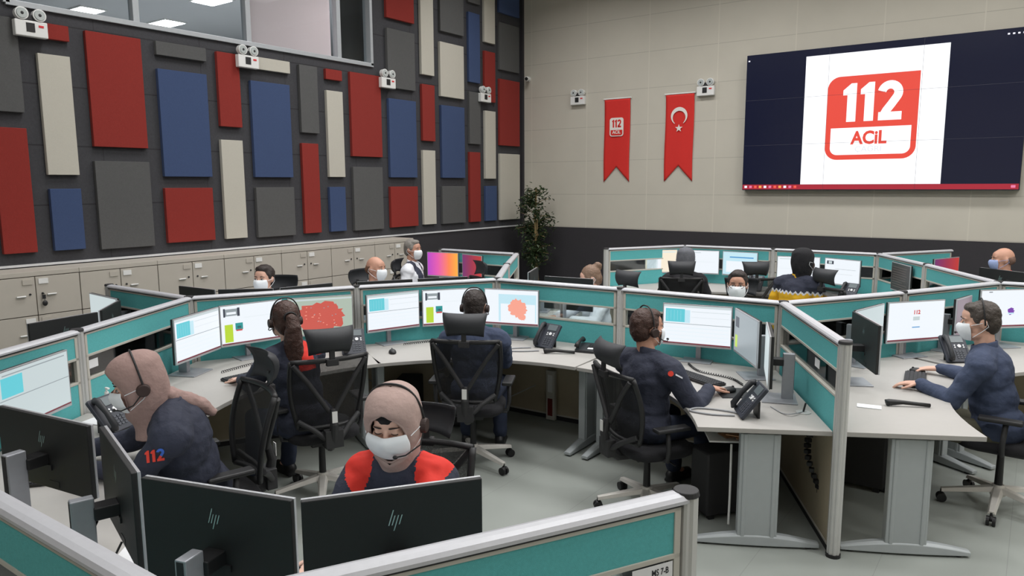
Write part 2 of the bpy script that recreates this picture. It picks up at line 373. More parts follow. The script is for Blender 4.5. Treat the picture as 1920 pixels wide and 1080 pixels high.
# ================================================================== ACOUSTIC PANELS
M_p = {'grey': mat('grey_felt', (84, 84, 84), .95, 0, .12, 60, .3, 300), 'red': mat('red_felt', (134, 40, 33), .95, 0, .08, 60, .3, 300),
       'cream': mat('cream_felt', (186, 182, 171), .95, 0, .04, 60, .2, 300), 'blue': mat('blue_felt', (56, 73, 109), .95, 0, .1, 60, .3, 300)}
PAN = [
('grey',2.91,3.21,2.87,3.76,'tall grey felt panel hung directly below the leftmost emergency light'),
('red',3.37,3.68,3.61,3.76,'small red felt panel partly behind the leftmost emergency light'),
('cream',3.37,3.67,2.27,3.46,'tall cream felt panel nearest the left edge, beside the widest red panel'),
('red',3.84,4.42,2.57,3.75,'widest and tallest red felt panel, upper left under the window'),
('grey',4.59,5.20,3.61,3.76,'low wide grey felt strip above the leftmost large blue panel'),
('blue',4.59,5.19,2.26,3.46,'leftmost large blue felt panel, below the grey strip'),
('red',5.34,5.64,2.87,3.75,'narrow red felt panel left of the second emergency light'),
('cream',5.80,6.40,3.61,3.76,'low wide cream felt strip right of the second emergency light'),
('blue',5.79,6.38,2.26,3.46,'large blue felt panel below the cream strip'),
('grey',6.55,6.85,2.86,3.75,'narrow grey felt panel above a narrow red one, right of the second large blue panel'),
('red',7.00,7.29,3.61,3.75,'smallest red felt panel, just below the window corner'),
('cream',7.00,7.29,2.27,3.46,'tall cream felt panel below the smallest red panel'),
('red',7.44,8.04,2.57,3.76,'large red felt panel left of the third emergency light'),
('grey',8.20,8.80,3.62,4.49,'grey felt panel behind and above the third emergency light'),
('red',8.20,8.80,4.64,5.25,'red felt panel at the top edge right of the dark window pane'),
('cream',8.95,9.25,3.90,5.27,'tall narrow cream felt panel reaching the top edge, right of the upper grey panels'),
('cream',9.40,10.01,3.60,4.47,'broad cream felt panel high up, above the right hand large blue panel'),
('grey',9.42,10.02,4.64,5.45,'grey felt panel at the top edge above the broad cream panel'),
('red',8.95,9.25,2.86,3.75,'narrow red felt panel between two tall cream ones, right of the third emergency light'),
('blue',8.20,8.80,2.27,3.46,'large blue felt panel below the third emergency light'),
('blue',9.41,10.01,2.27,3.46,'rightmost large blue felt panel, below the broad cream panel'),
('blue',10.15,10.46,3.91,5.07,'tall narrow blue felt panel high up near the corner'),
('grey',10.15,10.48,5.23,5.6,'dark grey felt panel at the top edge above the tall narrow blue one'),
('cream',10.59,10.90,4.64,5.60,'narrow cream felt panel at the top edge nearest the corner'),
('red',10.59,10.90,3.62,4.49,'narrow red felt panel behind the fourth emergency light'),
('blue',11.03,11.66,5.22,5.70,'blue felt panel in the very top corner of the felt wall'),
('grey',11.03,11.65,4.22,5.05,'grey felt panel in the corner above a red one'),
('red',11.03,11.66,2.87,4.06,'red felt panel in the corner, between a grey and a cream panel'),
('cream',11.03,11.66,1.50,2.72,'cream felt panel lowest in the corner behind the plant'),
('grey',10.15,10.46,2.86,3.75,'narrow grey felt panel lower left of the fourth emergency light'),
('cream',10.59,10.90,2.26,3.46,'narrow cream felt panel below the fourth emergency light'),
('red',10.14,10.44,1.50,2.72,'narrow red felt panel in the bottom row nearest the plant'),
('blue',10.59,10.92,1.50,2.13,'smallest blue felt panel in the bottom row, beside the corner'),
('cream',8.94,9.24,1.51,2.71,'narrow cream felt panel in the bottom row above the grey haired man'),
('grey',9.40,10.01,1.50,2.13,'small grey felt panel below the rightmost large blue panel'),
('red',8.19,8.80,1.50,2.13,'square red felt panel in the bottom row above the grey haired man'),
('grey',7.44,8.03,1.49,2.42,'grey felt panel below the large red panel, above the balding man'),
('blue',6.99,7.28,1.50,2.13,'small blue felt panel in the bottom row below a tall cream one'),
('red',6.54,6.82,1.50,2.72,'tall narrow red felt panel in the middle of the bottom row'),
('grey',5.79,6.38,1.49,2.13,'grey felt panel in the bottom row above the masked face at the lockers'),
('cream',5.33,5.63,1.50,2.71,'tall cream felt panel in the bottom row between a red and a grey panel'),
('red',4.58,5.18,1.50,2.13,'square red felt panel in the bottom row below the leftmost large blue panel'),
('grey',3.83,4.42,1.48,2.42,'large grey felt panel below the widest red panel'),
('blue',3.37,3.67,1.50,2.13,'small blue felt panel lower left below the tall cream one'),
('red',2.91,3.21,1.50,2.72,'tall red felt panel at the left edge of the photo')]
for c, y0, y1, z0, z1, lb in PAN:
    o = MB().box((0, 0, 0), (.05, y1-y0, z1-z0)).build('acoustic_panel', M_p[c], bevel=.004)
    o.location = (XL+.026, (y0+y1)/2, (z0+z1)/2); tag(o, lb, 'wall panel', 'felt panels on the charcoal wall')

# ================================================================== EMERGENCY LIGHTS, CAMERA, FLAGS
M_lens = mat('lamp_lens', (200, 206, 206), .15, .3)
def emergency(loc, rz, lb, proto=[None]):
    if proto[0] is None:
        t = thing('emergency_light', lb, 'emergency light', loc, rz, 'twin headed emergency lights on the walls')
        MB().box((0, .035, 0), (.29, .07, .15)).build('housing', M_white, t, bevel=.008)
        MB().box((.01, .072, .01), (.075, .004, .085)).build('control_panel', M_black, t)
        MB().box((-.085, .072, .03), (.045, .004, .02)).build('red_mark', mat('red_plastic', (210, 40, 50), .5), t)
        MB().box((.0, .04, .1), (.07, .035, .06)).build('bracket', M_dark, t)
        for s in (-1, 1):
            h = MB().cyl((s*.078, .01, .135), (s*.078, .075, .135), .055, .06, 24).build('lamp_head', M_white, t, smooth=False)
            MB().cyl((s*.078, .074, .135), (s*.078, .084, .135), .052, .045, 24).build('lens', M_lens, h)
            MB().ell((s*.078, .082, .135), (.016, .008, .016), 12, 6).build('bulb', M_dark, h)
        proto[0] = t; return t
    return copy_tree(proto[0], None, lb, loc, rz)
for y, lb in ((3.31, 'white twin lamp emergency light at the upper left, beside the small red panel'), (5.73, 'white twin lamp emergency light at the left end of the cream strip'),
              (8.14, 'white twin lamp emergency light over the grey panel, right of the window'), (10.53, 'white twin lamp emergency light on the felt wall nearest the corner')):
    emergency((XL+.055, y, 3.67), -PI/2, lb)
emergency((-6.95, YF-.002, 3.65), PI, 'white twin lamp emergency light on the cream wall left of both red banners')
emergency((-4.56, YF-.002, 3.64), PI, 'white twin lamp emergency light between the crescent banner and the big screen')
t = thing('security_camera', 'small white security camera in the corner of the cream wall', 'camera', (-8.06, YF, 4.12), PI)
MB().cyl((0, 0, 0), (0, .03, 0), .05, n=20).build('mount', M_white, t)
MB().cap((0, .03, 0), (-.05, .14, -.01), .035, .045, 16).build('camera_body', M_white, t, smooth=True)
MB().cyl((-.055, .15, -.011), (-.068, .178, -.013), .036, .03, 20).build('camera_lens', M_gloss, t)

def rrect(x0, y0, x1, y1, r, n=8, skip=()):
    pts = []
    for i, (cx, cy, a0) in enumerate(((x1-r, y1-r, 0), (x0+r, y1-r, 90), (x0+r, y0+r, 180), (x1-r, y0+r, 270))):
        if i in skip: pts.append([(x1, y1), (x0, y1), (x0, y0), (x1, y0)][i]); continue
        for k in range(n+1):
            a = R(a0+90*k/n); pts.append((cx+r*math.cos(a), cy+r*math.sin(a)))
    return pts
def flat(mb, outline, y, mi):  # polygon in the x/z plane facing -y
    mb.add([(x, y, z) for x, z in outline], [tuple(range(len(outline)))], mi)
def flat_text(mb, body, size, x, z, y, mi, bold=0, sx=1, shear=0):
    vs, fs = text_mesh(body, size, bold, shear=shear)
    mb.add([(x+v[0]*sx, y, z+v[1]) for v in vs], fs, mi)
def digits112(mb, x, z, hgt, y, mi, k=1.0):
    """bold rounded 112; x centre, z centre"""
    W = hgt*k; one = [(.0, .70), (.0, .83), (.20, 1.0), (.34, 1.0), (.34, 0), (.11, 0), (.11, .72)]
    def put(pts): mb.add([(p[0], y, p[1]) for p in pts], [tuple(range(len(pts)))], mi)
    x0 = x-.72*W; z0 = z-hgt/2
    for q in (0, .44):
        o = [(x0+(q+a)*W, z0+b_*hgt) for a, b_ in one]; put([o[1], o[2], o[3], (o[3][0], o[0][1]), o[0]]); put([o[6], (o[3][0], o[6][1]), o[4], o[5]])
    cl = [(.26+.20*math.cos(R(a)), .70+.20*math.sin(R(a))) for a in range(168, -46, -12)]
    cl += [(.30, .40), (.19, .25), (.12, .11)]
    w2 = .105; L_, R_ = [], []
    for i, p in enumerate(cl):
        a, b_ = cl[max(i-1, 0)], cl[min(i+1, len(cl)-1)]; dx, dy = b_[0]-a[0], b_[1]-a[1]; d = math.hypot(dx, dy); nx_, ny_ = -dy/d*w2, dx/d*w2
        L_.append((p[0]+nx_, p[1]+ny_)); R_.append((p[0]-nx_, p[1]-ny_))
    tr_ = lambda p: (x0+(.90+p[0])*W, y, z0+p[1]*hgt)
    for i in range(len(cl)-1): mb.add([tr_(L_[i]), tr_(L_[i+1]), tr_(R_[i+1]), tr_(R_[i])], [(0,1,2,3)], mi)
    put([(tr_(p)[0], tr_(p)[2]) for p in ((.0, 0), (.56, 0), (.56, .21), (.0, .21))])
M_flag = mat('banner_red', (206, 40, 34), .8, 0, .05, 20)
M_flagw = mat('banner_white', (226, 222, 216), .8)
def banner(x, lb):
    t = thing('banner', lb, 'banner', (x, YF-.014, 0), 0)
    nx, nz = 12, 30; rings = []
    x0, x1, zt, zb, zn = -.25, .25, 3.63, 2.19, 2.46
    vs = []; fs = []
    for j in range(nz+1):
        for i in range(nx+1):
            u = i/nx; bz = zn + (zb-zn)*abs(u-.5)*2
            z = zt+(bz-zt)*j/nz
            vs.append((x0+(x1-x0)*u + .006*math.sin(j*.2), -.004-.006*math.sin(u*7+j*.12)*j/nz, z))
    for j in range(nz):
        for i in range(nx):
            a = j*(nx+1)+i; fs.append((a, a+1, a+nx+2, a+nx+1))
    m = MB(); m.add(vs, fs); m.build('banner_cloth', M_flag, t, smooth=True, solid=.004)
    MB().cyl((-.27, -.004, 3.635), (.27, -.004, 3.635), .012, n=12).build('rod', M_white, t)
    return t
t = banner(-6.17, 'red swallowtail banner with the white 112 emblem')
m = MB()
flat(m, rrect(-.135, 2.985, .135, 3.305, .045), -.020, 0)
digits112(m, .0, 3.205, .135, -.022, 1, .9)
flat(m, rrect(-.115, 3.0, .115, 3.095, .035, skip=(0, 1)), -.022, 1)
flat_text(m, 'ACiL', .075, 0, 3.055, -.024, 0, .002)
m.build('emblem', [M_flagw, M_flag], t)
t = banner(-5.01, 'red swallowtail banner with white crescent and star')
m = MB()
ang = [R(-58+i*(296)/40) for i in range(41)]
cr = []
Ro, Ri, cyi = .145, .112, -.028
oc = [(Ro*math.sin(a), Ro*math.cos(a)) for a in [R(-150+300*i/40) for i in range(41)]]
ic = [(Ri*math.sin(a), cyi+Ri*math.cos(a)) for a in [R(-138+276*i/40) for i in range(41)]]
for i in range(40):
    m.add([(oc[i][0], -.021, 3.27+oc[i][1]), (oc[i+1][0], -.021, 3.27+oc[i+1][1]), (ic[i+1][0], -.021, 3.27+ic[i+1][1]), (ic[i][0], -.021, 3.27+ic[i][1])], [(0,1,2,3)])
st = []
for i in range(10):
    a = R(90+36*i); r = .068 if i % 2 == 0 else .027
    st.append((r*math.cos(a), 3.07+r*math.sin(a)))
for i in range(10):
    a, b2 = st[i], st[(i+1) % 10]; m.add([(0, -.021, 3.07), (a[0], -.021, a[1]), (b2[0], -.021, b2[1])], [(0,1,2)])
m.build('crescent_and_star', M_flagw, t)

# ================================================================== VIDEO WALL
t = thing('video_wall', 'huge black video wall showing a white panel with the red 112 logo', 'screen', (0, YF, 0))
X0, X1, T0, T1 = -3.88, -.25, 2.05, 4.11
yfz = -.13
tvb = mat('screen_black', (8, 9, 14), .16, spec=.6); tvb.node_tree.nodes['Principled BSDF'].inputs['Emission Color'].default_value = L3((30, 34, 62)); tvb.node_tree.nodes['Principled BSDF'].inputs['Emission Strength'].default_value = .6
MB().box2((X0, yfz+.01, T0), (X1, 0, T1)).build('cabinet', M_black, t, bevel=.004)
MB().box2((X0+.004, yfz, T0+.004), (X1-.004, yfz+.012, T1-.004)).build('screen_glass', tvb, t)
m = MB()
m.box2((X0+.01, yfz-.001, T0+.012), (X1-.01, yfz, T0+.085))
m.build('taskbar', E_tvtask, t)
m = MB()
random.seed(3)
for i in range(11):
    m.box((X0+.06+i*.075, yfz-.003, T0+.05), (.04, .002, .035), i % 4)
m.box((X0+.04, yfz-.003, T1-.09), (.025, .002, .02), 0)
for i in range(4): m.box((X1-.26+i*.055, yfz-.003, T1-.07), (.025, .002, .02), 0)
m.box((X1-.07, yfz-.003, T0+.05), (.05, .002, .035), 1)
m.build('desktop_icons', [emis('icon_white', (240, 240, 250), 1), emis('icon_pink', (230, 120, 160), 1), emis('icon_red', (240, 90, 70), 1), emis('icon_orange', (250, 170, 80), 1)], t)
MB().box2((-2.995, yfz-.002, 2.137), (-1.15, yfz, 4.005)).build('white_panel', E_tv, t)
m = MB()
y1 = yfz-.004
flat(m, rrect(-2.67, 2.49, -1.48, 3.675, .17, skip=(0,)), y1, 0)
flat(m, rrect(-2.60, 2.56, -1.55, 2.945, .1, skip=(0, 1)), y1-.001, 1)
digits112(m, -2.075, 3.30, .54, y1-.001, 1, .98)
flat_text(m, 'ACiL', .25, -2.085, 2.79, y1-.002, 0, .009, .88)
flat_text(m, 'ÇAĞRI', .11, -2.085, 2.635, y1-.002, 2, .0, 1.1)
m.build('logo', [E_tvred, E_tv, E_tvdim], t)
m = MB()
for k in (1, 2):
    x = X0+(X1-X0)*k/3; m.box2((x-.0015, yfz-.0066, T0), (x+.0015, yfz-.006, T1))
    z = T0+(T1-T0)*k/3; m.box2((X0, yfz-.0066, z-.0015), (X1, yfz-.006, z+.0015))
m.build('seams', mat('seam_grey', (70, 70, 80), .5), t)

# ================================================================== LOCKERS
M_lock = mat('locker_cream', (178, 172, 162), .55, 0, .03, 10)
M_gap = mat('locker_gap', (92, 82, 68), .8)
LX = -7.77
def locker(y, wd, lb, keys=False):
    t = thing('locker_unit', lb, 'lockers', (LX, y, 0), 0, 'cream lockers along the felt wall')
    MB().box2((XL+.03-LX, .002, 0), (-.02, wd-.002, 1.345)).build('body', M_gap, t)
    MB().box2((XL+.03-LX, .001, 1.305), (.0, wd-.001, 1.35)).build('top', M_lock, t, bevel=.003)
    dz = [(.93, 1.298), (.555, .922), (.18, .548)]
    for ci in range(2):
        for ri, (a, b_) in enumerate(dz):
            y0 = ci*wd/2+.004; y1 = y0+wd/2-.008
            d = MB().box2((-.022, y0, a), (0, y1, b_)).build('door', M_lock, t, bevel=.002)
            ye = y1-.085 if ci == 0 else y0+.085
            s = -1 if ci == 0 else 1
            MB().box((.004, ye-s*.02, b_-.045), (.008, .085, .05)).build('label_holder', M_white if (ci+ri) % 2 else M_lock, d)
            MB().cap((.012, ye+s*.01, (a+b_)/2+.005), (.012, ye+s*.08, (a+b_)/2+.005), .010, .008, 8).build('handle', M_alu, d, smooth=True)
            MB().cyl((0, ye-s*.035, (a+b_)/2+.02), (.008, ye-s*.035, (a+b_)/2+.02), .010, n=10).build('lock', M_dark, d)
            if keys and ci == 1 and ri == 0:
                k = MB(); k.cyl((.01, ye-s*.035, (a+b_)/2+.02), (.03, ye-s*.035, (a+b_)/2+.018), .006, n=8); k.box((.026, ye-s*.035, (a+b_)/2-.012), (.006, .03, .04)); k.ell((.026, ye-.03*s, (a+b_)/2-.075), (.014, .024, .028), 10, 8)
                k.tube([(.026, ye-.035, (a+b_)/2), (.028, ye-.03, (a+b_)/2-.03), (.026, ye-.03, (a+b_)/2-.06)], .003, 6)
                k.build('key_bunch', M_black, d)
    MB().box2((-.4, 0, 0), (-.03, wd, .1)).build('plinth', M_dark, t)
yl = 2.60
lbs = ['cream locker unit with a key bunch hanging from one lock, farthest left', 'cream locker unit second from the left, behind the angled grey monitor backs', 'cream locker unit third from the left, behind a divider end', 'cream locker unit left of the masked dark haired face',
       'cream locker unit just behind the masked dark haired face', 'cream locker unit left of the balding man', 'cream locker unit at the right end, behind the two older men']
for i, lb in enumerate(lbs): locker(yl+i*.8065, .806, lb, i == 0)

# ================================================================== WORKSTATION JOINTS
J = {0: (-.83, 4.35), 1: (-1.52, 5.62), 2: (-2.87, 5.60), 3: (-4.15, 5.54), 4: (-4.87, 4.42), 5: (-5.50, 3.22), 6: (-4.80, 2.06), 7: (-4.12, .80), 8: (-2.76, .76), 9: (-1.41, .775), 10: (-.77, 1.93),
     'r1': (-.87, 6.70), 'r2': (-.26, 7.84), 'r3': (1.05, 7.92), 'f0': (-4.85, 9.0), 'f1': (-4.17, 10.12), 'f2': (-2.93, 10.22), 'f3': (-1.62, 10.22), 'f4': (-.97, 9.15), 'f5': (-.92, 11.3),
     'l0': (-4.83, 6.63), 'l1': (-5.49, 7.75), 'l2': (-6.75, 7.72), 'l3': (-6.79, 3.22), 'l4': (-6.15, .85)}
for k in J: J[k] = Vector(J[k])
PT = 1.276
def divider(a, b, lb, sign=False):
    P, Q = J[a], J[b]; d = Q-P; Ln = d.length; th = math.atan2(d.y, d.x)
    t = thing('desk_divider', lb, 'divider', (P.x, P.y, 0), th, 'low dividers between the desks')
    s, e = .034, Ln-.034
    tr = MB(); pr = [(-.034, .020), (-.034, .030), (-.026, .040), (-.01, .045), (.01, .045), (.026, .040), (.034, .030), (.034, .020)]
    tr.loft([[(x, p[0], PT-.045+p[1]) for p in pr] for x in (s-.02, e+.02)]); tr.build('top_rail', mat('rail_white', (188, 189, 194), .35, .1), t)
    f = MB()
    for z0, z1 in ((1.229, 1.243), (1.088, 1.104), (.938, .954), (.70, .714), (.04, .055)): f.box2((s, -.024, z0), (e, .024, z1))
    for x in (s, e-.022): f.box2((x, -.024, .04), (x+.022, .024, 1.243))
    f.build('frame', M_alu2, t, bevel=.002)
    MB().box2((s, -.028, PT-.033), (e, .030, PT-.0252)).build('rail_seal', M_dark, t)
    MB().box2((s+.022, -.02, 1.104), (e-.022, .02, 1.229)).build('upper_fabric', M_teal, t)
    MB().box2((s+.022, -.003, .954), (e-.022, .003, 1.088)).build('glass_strip', M_glass, t)
    MB().box2((s+.022, -.02, .714), (e-.022, .02, .938)).build('lower_fabric', M_teal, t)
    MB().box2((s+.022, -.019, .055), (e-.022, .019, .70)).build('lower_panel', M_under, t)
    MB().box2((s, -.02, .0), (e, .02, .04)).build('kick_strip', M_dark, t)
    return t, Ln
def post(k, lb, dirs=None):
    P = J[k]
    t = thing('divider_post', lb, 'post', (P.x, P.y, 0), 0, 'aluminium posts joining the dividers')
    n = 8; o = MB()
    r = .036
    prof = []
    for i in range(24):
        a = 2*PI*i/24; rr = r*(1 if i % 3 else .86); prof.append((rr*math.cos(a), rr*math.sin(a)))
    o.prism(prof, .02, PT-.012); o.build('shaft', M_alu, t)
    MB().cyl((0, 0, PT-.014), (0, 0, PT+.003), .040, .036, 20).build('cap', M_dark, t, bevel=.003)
    MB().cyl((0, 0, 0), (0, 0, .02), .042, .042, 16).build('foot', M_black, t)
DV = [(0, 1, 'divider between the headset man and the navy shirt man, its front end free'), (1, 2, 'teal divider behind the monitors of the headset man'), (2, 3, 'teal divider with desk phones before it, right of the centre man'),
 (3, 4, 'teal divider behind the left monitors of the centre man'), (4, 5, 'teal divider behind the screens of the ponytail woman'), (5, 6, 'teal divider between the ponytail woman and the side profile headscarf woman'),
 (6, 7, 'teal divider at the left edge behind a cyan and white screen'), (7, 8, 'low divider at the lower left outside the frame corner'), (8, 9, 'diagonal white railed divider across the bottom left foreground'), (9, 10, 'white railed divider in the right foreground with the MS 7-B label'),
 (1, 'r1', 'teal divider behind the white login screen of the navy shirt man'), ('r1', 'r2', 'dark looking divider right of the yellow and navy jacket'), ('r2', 'r3', 'teal divider at the right edge behind the purple icon screen'),
 ('f0', 'f1', 'far divider at the left end of the back row'), ('f1', 'f2', 'far divider behind the grey headscarf woman'), ('f2', 'f3', 'far divider behind the yellow and navy jacket'), ('f3', 'f4', 'far divider beside the dark brown screen'),
 ('f4', 'r2', 'teal divider sloping down to the right in front of the purple orange screen'), ('f3', 'f5', 'far divider stub running to the charcoal wainscot'),
 (3, 'l0', 'teal divider standing end on toward the plant, near half'), ('l0', 'l1', 'teal divider standing end on toward the plant, far half'), ('l1', 'l2', 'teal divider behind the pink and orange screen'),
 (5, 'l3', 'teal divider stub in front of the left lockers'), (5, 'l4', 'low divider at the left edge hidden by monitors')]
DVO = {}
for a, b_, lb in DV:
    if (a, b_) in ((7, 8), (5, 'l4')): continue
    DVO[(a, b_)] = divider(a, b_, lb)
PL = {0: 'tall ridged post at the free end between the two front desks', 1: 'post behind the headset man where three dividers meet', 2: 'ridged post just left of the headset man', 3: 'post behind the centre man topped by a black cap', 4: 'ridged post left of the centre man', 5: 'ridged post above the screens of the ponytail woman', 6: 'ridged post above the leftmost screen',
 9: 'corner post of the foreground dividers', 10: 'foreground end post beside the MS 7-B label', 'r1': 'post behind the navy shirt man screen', 'r2': 'post at the right where the sloping divider ends', 'f0': 'post at the left end of the back row',
 'f1': 'post behind the grey headscarf woman', 'f2': 'post left of the yellow and navy jacket in the back row', 'f3': 'post left of the dark brown screen', 'f4': 'post right of the dark brown screen', 'l1': 'post in front of the potted tree', 'l0': 'middle post of the end on divider', 'l2': 'post behind the pink and orange screen', 'l3': 'post of the stub before the lockers'}
for k, lb in PL.items(): post(k, lb)
# sign on the foreground divider
t, Ln = DVO[(9, 10)]
m = MB(); m.add([(Ln-.20, -.0265, 1.0), (Ln-.062, -.0265, 1.0), (Ln-.062, -.0265, 1.086), (Ln-.20, -.0265, 1.086)], [(0,1,2,3)])
sg = m.build('name_label', M_paper, t)
m = MB(); vs, fs = text_mesh('MS 7-B', .027, .0006)
m.add([(Ln-.105+v[0]*.75, -.0272, 1.062+v[1]) for v in vs], fs); m.build('lettering', mat('ink', (40, 40, 44), .8), sg)
m = MB(); m.box2((Ln-.42, -.008, .96), (Ln-.26, -.006, 1.085)); m.build('notice', M_paper, t)

for kk, off, sgn in (((5, 6), .12, 1), ((0, 1), .95, 1), ((2, 3), .25, 1)):
    t, Ln = DVO[kk]
    x = Ln-off
    for y in (-.0045, .0045): MB().box((x, y, 1.03), (.10, .001, .055)).build('name_label', M_paper, t)
# ================================================================== DESKS
def desk(kV, kA, kB, lb, legs=True):
    V, A, B = J[kV], J[kA], J[kB]
    u = ((A-V).normalized()+(B-V).normalized()).normalized()
    def side(E):
        d = (E-V); Ln = d.length; d.normalize(); n = Vector((-d.y, d.x))
        if n.dot(u) < 0: n = -n
        return d, n, Ln
    dA, nA, LA = side(A); dB, nB, LB = side(B)
    th = .035; D = .79
    cor = V+u*(th/ max(.3, u.dot(nA)))
    a0 = A+nA*th-dA*.02; a1 = A+nA*D-dA*.02; b0 = B+nB*th-dB*.02; b1 = B+nB*D-dB*.02
    ctl = V+u*(.78/u.dot(nA))
    pts = [cor, a0, a1]
    for i in range(1, 16):
        s = i/16
        p = a1*(1-s)**2 + ctl*2*s*(1-s) + b1*s*s
        pts.append(p)
    pts += [b1, b0]
    t = thing('corner_desk', lb, 'desk', (V.x, V.y, 0), 0, 'curved corner desks')
    ol = [(p.x-V.x, p.y-V.y) for p in pts]
    area = sum(ol[i][0]*ol[(i+1) % len(ol)][1]-ol[(i+1) % len(ol)][0]*ol[i][1] for i in range(len(ol)))
    if area < 0: ol.reverse()
    MB().prism(ol, .716, .745).build('desktop', [M_laminate], t, bevel=.003)
    if legs:
        for E, d, n in ((A, dA, nA), (B, dB, nB)):
            c = E+n*.42-dA*0-d*.09; c -= V
            ang = math.atan2(n.y, n.x)
            T = Matrix.Translation((c.x, c.y, 0)) @ Matrix.Rotation(ang, 4, 'Z')
            lg = MB()
            lg.box2((-.115, -.03, .06), (.115, .03, .70), T=T); 
            for s in (-1, 1): lg.box2((s*.085-.012, -.036, .06), (s*.085+.012, .036, .70), T=T)
            o = lg.build('leg', M_legm, t, bevel=.006)
            ft = MB(); pr = []
            for i in range(13):
                x = -.36+.72*i/12; w_ = .03+.012*math.cos(x/.36*PI/2); h = .025+.045*math.cos(x/.36*PI/2)
                pr.append([(x, -w_, .012), (x, w_, .012), (x, w_*.9, .012+h*.8), (x, w_*.4, .012+h), (x, -w_*.4, .012+h), (x, -w_*.9, .012+h*.8)])
            ft.loft(pr, T=T); ft.build('foot', M_legm, o, bevel=.004)
            gl = MB()
            for s in (-.3, .3): gl.cyl((s, 0, 0), (s, 0, .014), .022, n=12, T=T)
            gl.build('glide', M_black, o)
            MB().box2((-.3, -.025, .70), (.3, .025, .716), T=T).build('bracket', M_dark, o)
    return t
desk(3, 2, 4, 'cream curved corner desk of the centre man'); desk(5, 4, 6, 'cream curved corner desk of the ponytail woman'); desk(1, 0, 2, 'cream curved corner desk of the headset man')
desk(7, 6, 8, 'cream desk of the side profile headscarf woman'); desk(9, 8, 10, 'cream desk behind the foreground monitor backs')
desk(1, 0, 'r1', 'cream curved corner desk of the man in the navy shirt'); desk('r2', 'r1', 'r3', 'cream desk at the right edge under the purple icon screen')
desk(3, 2, 'l0', 'cream desk of the woman with the hair bun', False); desk(1, 2, 'r1', 'cream desk of the man with glasses', False)
desk('f1', 'f0', 'f2', 'cream desk of the grey headscarf woman in the back row', False); desk('f3', 'f2', 'f4', 'cream desk in front of the yellow and navy jacket', False)
desk(3, 4, 'l0', 'cream desk of the balding man', False); desk('l1', 'l0', 'l2', 'cream desk under the pink and orange screen', False)
desk(5, 4, 'l3', 'cream desk before the masked dark haired face', False); desk(5, 6, 'l3', 'cream desk at the far left behind a teal divider', False)
desk('r2', 'f4', 'r3', 'cream desk at the far right by the bald man', False)

